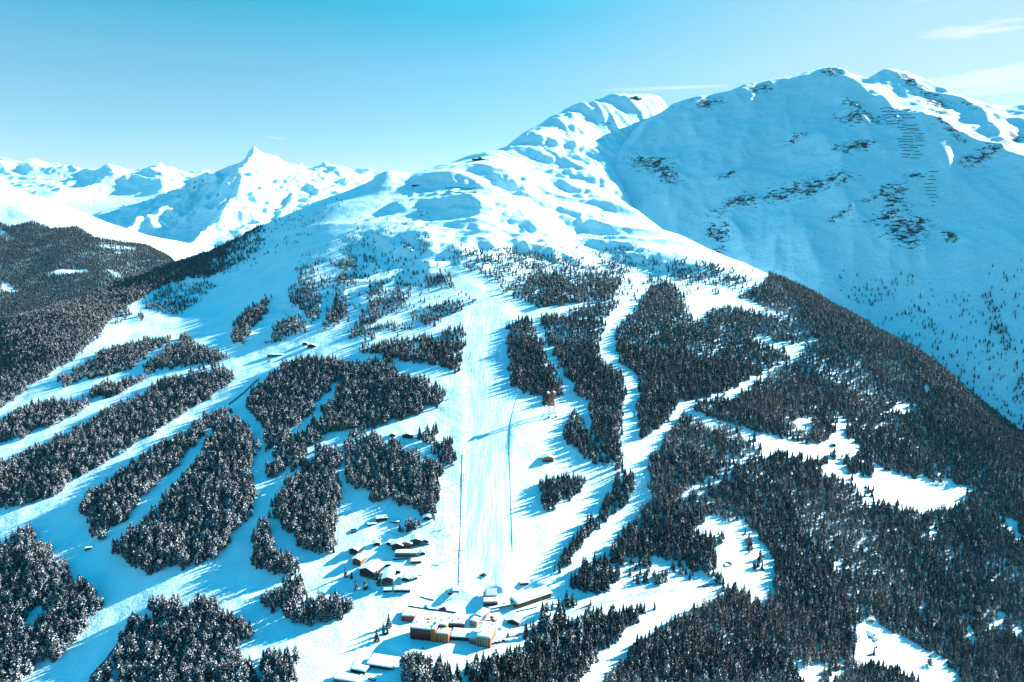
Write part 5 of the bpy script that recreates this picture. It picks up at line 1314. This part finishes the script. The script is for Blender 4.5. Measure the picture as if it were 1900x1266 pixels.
# skiers: one continuous body each
def skier_mesh():
    J = [(0, 0, .95), (0, .02, 1.2), (0, .0, 1.45), (0, -.02, 1.55), (0, -.04, 1.70), (.11, 0, .9), (.13, -.12, .5), (.13, .02, .08), (-.11, 0, .9), (-.13, -.12, .5), (-.13, .02, .08), (.2, 0, 1.42), (.32, -.12, 1.15), (.30, -.38, 1.08), (-.2, 0, 1.42), (-.32, -.12, 1.15), (-.30, -.38, 1.08)]
    Ed = [(0, 1), (1, 2), (2, 3), (3, 4), (0, 5), (5, 6), (6, 7), (0, 8), (8, 9), (9, 10), (2, 11), (11, 12), (12, 13), (2, 14), (14, 15), (15, 16)]
    Rr = [.16, .17, .17, .07, .12, .12, .085, .07, .12, .085, .07, .1, .065, .05, .1, .065, .05]
    me = bpy.data.meshes.new('body'); me.from_pydata(J, Ed, [])
    o = bpy.data.objects.new('body', me); COL.objects.link(o)
    md = o.modifiers.new('skin', 'SKIN')
    for v, r in zip(me.skin_vertices[0].data, Rr): v.radius = (r, r)
    me.skin_vertices[0].data[0].use_root = True
    o.modifiers.new('sub', 'SUBSURF').render_levels = 1
    dg = bpy.context.evaluated_depsgraph_get(); ev = o.evaluated_get(dg)
    nm = bpy.data.meshes.new_from_object(ev); bpy.data.objects.remove(o)
    nm.name = 'body'; nm.materials.clear(); nm.materials.append(MAT['cloth'])
    return nm
SKM = skier_mesh()
SK = thing('person', 'skier in dark clothing on the snow near the chairlift', 'person', (0, 0, 0), 0, 'skiers near the chairlift')
bo = bpy.data.objects.new('body', SKM); COL.objects.link(bo); bo.parent = SK
for s in (-1, 1): MB().box(s * .13 - .045, s * .13 + .045, -.9, .8, 0, .03).make('ski', MAT['carred'], SK)
SPOTS = [(820, 1104), (823, 1108), (829, 1110), (834, 1106), (838, 1111), (842, 1107), (848, 1108), (852, 1104), (831, 1114), (826, 1115), (845, 1113), (815, 1110), (857, 1096), (862, 1076), (871, 1098), (880, 1090)]
for k, (px, py) in enumerate(SPOTS):
    q = at(px, py); rr = r_.uniform(0, 6.28)
    if k == 0: SK.location = q; SK.rotation_euler = (0, 0, rr)
    else: dup(SK, q, rr)

for px, py in ((905, 1010), (893, 985), (915, 940), (889, 900), (902, 860), (925, 820), (885, 780), (900, 735), (912, 690), (890, 640), (1150, 760), (1172, 690), (980, 930), (1005, 905)):
    dup(SK, at(px, py), r_.uniform(2.6, 3.6), 'skier in dark clothing out on an open piste')['group'] = 'skiers on the open pistes'
EXPOSURE = 2.10
SKY_STRENGTH = .069
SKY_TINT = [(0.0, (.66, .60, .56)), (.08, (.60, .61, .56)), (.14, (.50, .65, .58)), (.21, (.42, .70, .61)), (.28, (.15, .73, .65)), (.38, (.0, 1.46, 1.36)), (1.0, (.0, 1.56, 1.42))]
HAZE = 5e-6
# ------------------------------------------------------------------ sun, sky
sl = bpy.data.lights.new('sun', 'SUN'); sl.energy = 5.0; sl.angle = R(.5); sl.color = (1.0, .965, .92)
so = bpy.data.objects.new('sun', sl); COL.objects.link(so)
sd = Vector((math.cos(SUN_EL) * SX, math.cos(SUN_EL) * SY, math.sin(SUN_EL)))
so.rotation_euler = sd.to_track_quat('Z', 'Y').to_euler()
so.location = (0, 0, 4000)
W = bpy.data.worlds.new('World'); SC.world = W; W.use_nodes = True
nt = W.node_tree; nt.nodes.clear()
def wn(t, **k):
    n = nt.nodes.new(t)
    for a, v in k.items(): setattr(n, a, v)
    return n
wo = wn('ShaderNodeOutputWorld'); bg = wn('ShaderNodeBackground'); nt.links.new(bg.outputs[0], wo.inputs[0])
sky = wn('ShaderNodeTexSky', sky_type='NISHITA', sun_disc=False, sun_elevation=SUN_EL, sun_rotation=R(90) - SUN_AZ, altitude=2300.0, air_density=1.0, dust_density=.4, ozone_density=2.0)
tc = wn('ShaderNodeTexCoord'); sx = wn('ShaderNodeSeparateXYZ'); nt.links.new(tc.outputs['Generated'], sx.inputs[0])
# sky tint: paler at the skyline, cyan strengthened overhead to colour the shade
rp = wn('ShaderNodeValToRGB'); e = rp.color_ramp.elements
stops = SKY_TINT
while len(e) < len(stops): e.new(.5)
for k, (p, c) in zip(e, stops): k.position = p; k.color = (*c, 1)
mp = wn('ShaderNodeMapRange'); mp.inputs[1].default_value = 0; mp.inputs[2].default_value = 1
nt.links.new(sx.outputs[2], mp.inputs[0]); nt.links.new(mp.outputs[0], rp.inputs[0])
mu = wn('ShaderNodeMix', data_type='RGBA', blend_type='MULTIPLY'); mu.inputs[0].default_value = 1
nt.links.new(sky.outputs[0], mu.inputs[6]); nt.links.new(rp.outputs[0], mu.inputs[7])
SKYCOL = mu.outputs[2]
# thin high cloud towards the right, and two condensation trails
def M1(op, a, b=None, c=None):
    n = wn('ShaderNodeMath', operation=op)
    for i, q in enumerate((a, b, c)):
        if q is None: continue
        if isinstance(q, (int, float)): n.inputs[i].default_value = q
        else: nt.links.new(q, n.inputs[i])
    return n.outputs[0]
def S1(v, a, b):
    n = wn('ShaderNodeMapRange', interpolation_type='SMOOTHSTEP'); n.inputs[1].default_value = a; n.inputs[2].default_value = b
    nt.links.new(v, n.inputs[0]); return n.outputs[0]
AZ = M1('ARCTAN2', sx.outputs[0], sx.outputs[1]); EL = M1('ARCSINE', sx.outputs[2])
def ae(px, py):
    x, y, z = unproj(px, py, 1.0); z -= HC
    return math.atan2(x, y), math.asin(z / math.sqrt(x * x + y * y + z * z))
cb = wn('ShaderNodeCombineXYZ'); nt.links.new(AZ, cb.inputs[0]); nt.links.new(EL, cb.inputs[1])
def cn(scale, rot, det=5):
    m = wn('ShaderNodeMapping'); m.inputs['Scale'].default_value = (*scale, 1); m.inputs['Rotation'].default_value = (0, 0, rot)
    nt.links.new(cb.outputs[0], m.inputs[0])
    n = wn('ShaderNodeTexNoise'); n.inputs['Scale'].default_value = 1; n.inputs['Detail'].default_value = det; n.inputs['Roughness'].default_value = .55
    nt.links.new(m.outputs[0], n.inputs['Vector']); return n.outputs[0]
veil = M1('MULTIPLY', M1('MULTIPLY', S1(AZ, -.10, .62), .50), M1('SUBTRACT', 1.0, S1(EL, .25, .5)))
wisp = M1('MULTIPLY', M1('MULTIPLY', S1(cn((4, 30), -.16), .44, .62), S1(AZ, .40, .58)), .97)
def streak(p, q, w, s, soft):
    (a0, e0), (a1, e1) = ae(*p), ae(*q)
    d = M1('SUBTRACT', EL, M1('ADD', M1('MULTIPLY', M1('SUBTRACT', AZ, a0), (e1 - e0) / (a1 - a0)), e0))
    d = M1('ABSOLUTE', M1('ADD', d, M1('MULTIPLY', M1('SUBTRACT', cn((30, 30), 0, 2), .5), w * .7)))
    f = M1('SUBTRACT', 1.0, S1(d, 0, w))
    f = M1('MULTIPLY', f, M1('MULTIPLY', S1(AZ, a0, a0 + soft), M1('SUBTRACT', 1.0, S1(AZ, a1 - soft * .4, a1))))
    return M1('MULTIPLY', f, s)
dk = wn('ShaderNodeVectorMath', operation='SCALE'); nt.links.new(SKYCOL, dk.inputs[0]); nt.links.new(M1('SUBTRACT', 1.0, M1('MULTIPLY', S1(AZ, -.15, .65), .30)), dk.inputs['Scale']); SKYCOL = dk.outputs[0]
cl = M1('MULTIPLY', M1('MAXIMUM', veil, wisp), M1('MULTIPLY', M1('SUBTRACT', 1.0, S1(EL, .3, .5)), M1('SUBTRACT', 1.0, S1(AZ, 1.2, 1.6))))
for a_ in ((((1040, 168), (1400, 156), .0042, .75, .15)), ((480, 251), (530, 259), .0012, .8, .02), ((1680, 172), (1960, 150), .012, .85, .12), ((1720, 102), (1960, 84), .016, .45, .1), ((1770, 40), (1960, 8), .018, .5, .1)):
    cl = M1('MAXIMUM', cl, streak(*a_))
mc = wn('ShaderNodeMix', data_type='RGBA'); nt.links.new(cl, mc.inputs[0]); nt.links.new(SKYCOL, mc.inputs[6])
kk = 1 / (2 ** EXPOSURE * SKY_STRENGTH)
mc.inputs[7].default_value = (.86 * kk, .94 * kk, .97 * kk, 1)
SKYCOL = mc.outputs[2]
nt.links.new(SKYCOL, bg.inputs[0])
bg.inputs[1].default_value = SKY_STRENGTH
SC.view_settings.view_transform = 'Standard'; SC.view_settings.look = 'None'
SC.view_settings.gamma = 1.0; SC.view_settings.use_curve_mapping = False
SC.view_settings.exposure = EXPOSURE
SC.cycles.max_bounces = 6; SC.cycles.diffuse_bounces = 1; SC.cycles.glossy_bounces = 2
# ------------------------------------------------------------------ the air
hz = MB().box(-17000, 9000, -1500, 20500, 400, 4700).make('haze', bpy.data.materials.new('haze_air'))
hz['kind'] = 'stuff'; hz['label'] = 'thin cold winter air between the camera and the far ranges'
hm = hz.data.materials[0]; hm.use_nodes = True; hn = hm.node_tree; hn.nodes.clear()
ho = hn.nodes.new('ShaderNodeOutputMaterial'); hv = hn.nodes.new('ShaderNodeVolumePrincipled')
hv.inputs['Density'].default_value = HAZE; hv.inputs['Color'].default_value = (.25, .72, .95, 1); hv.inputs['Anisotropy'].default_value = .2
hn.links.new(hv.outputs[0], ho.inputs['Volume'])
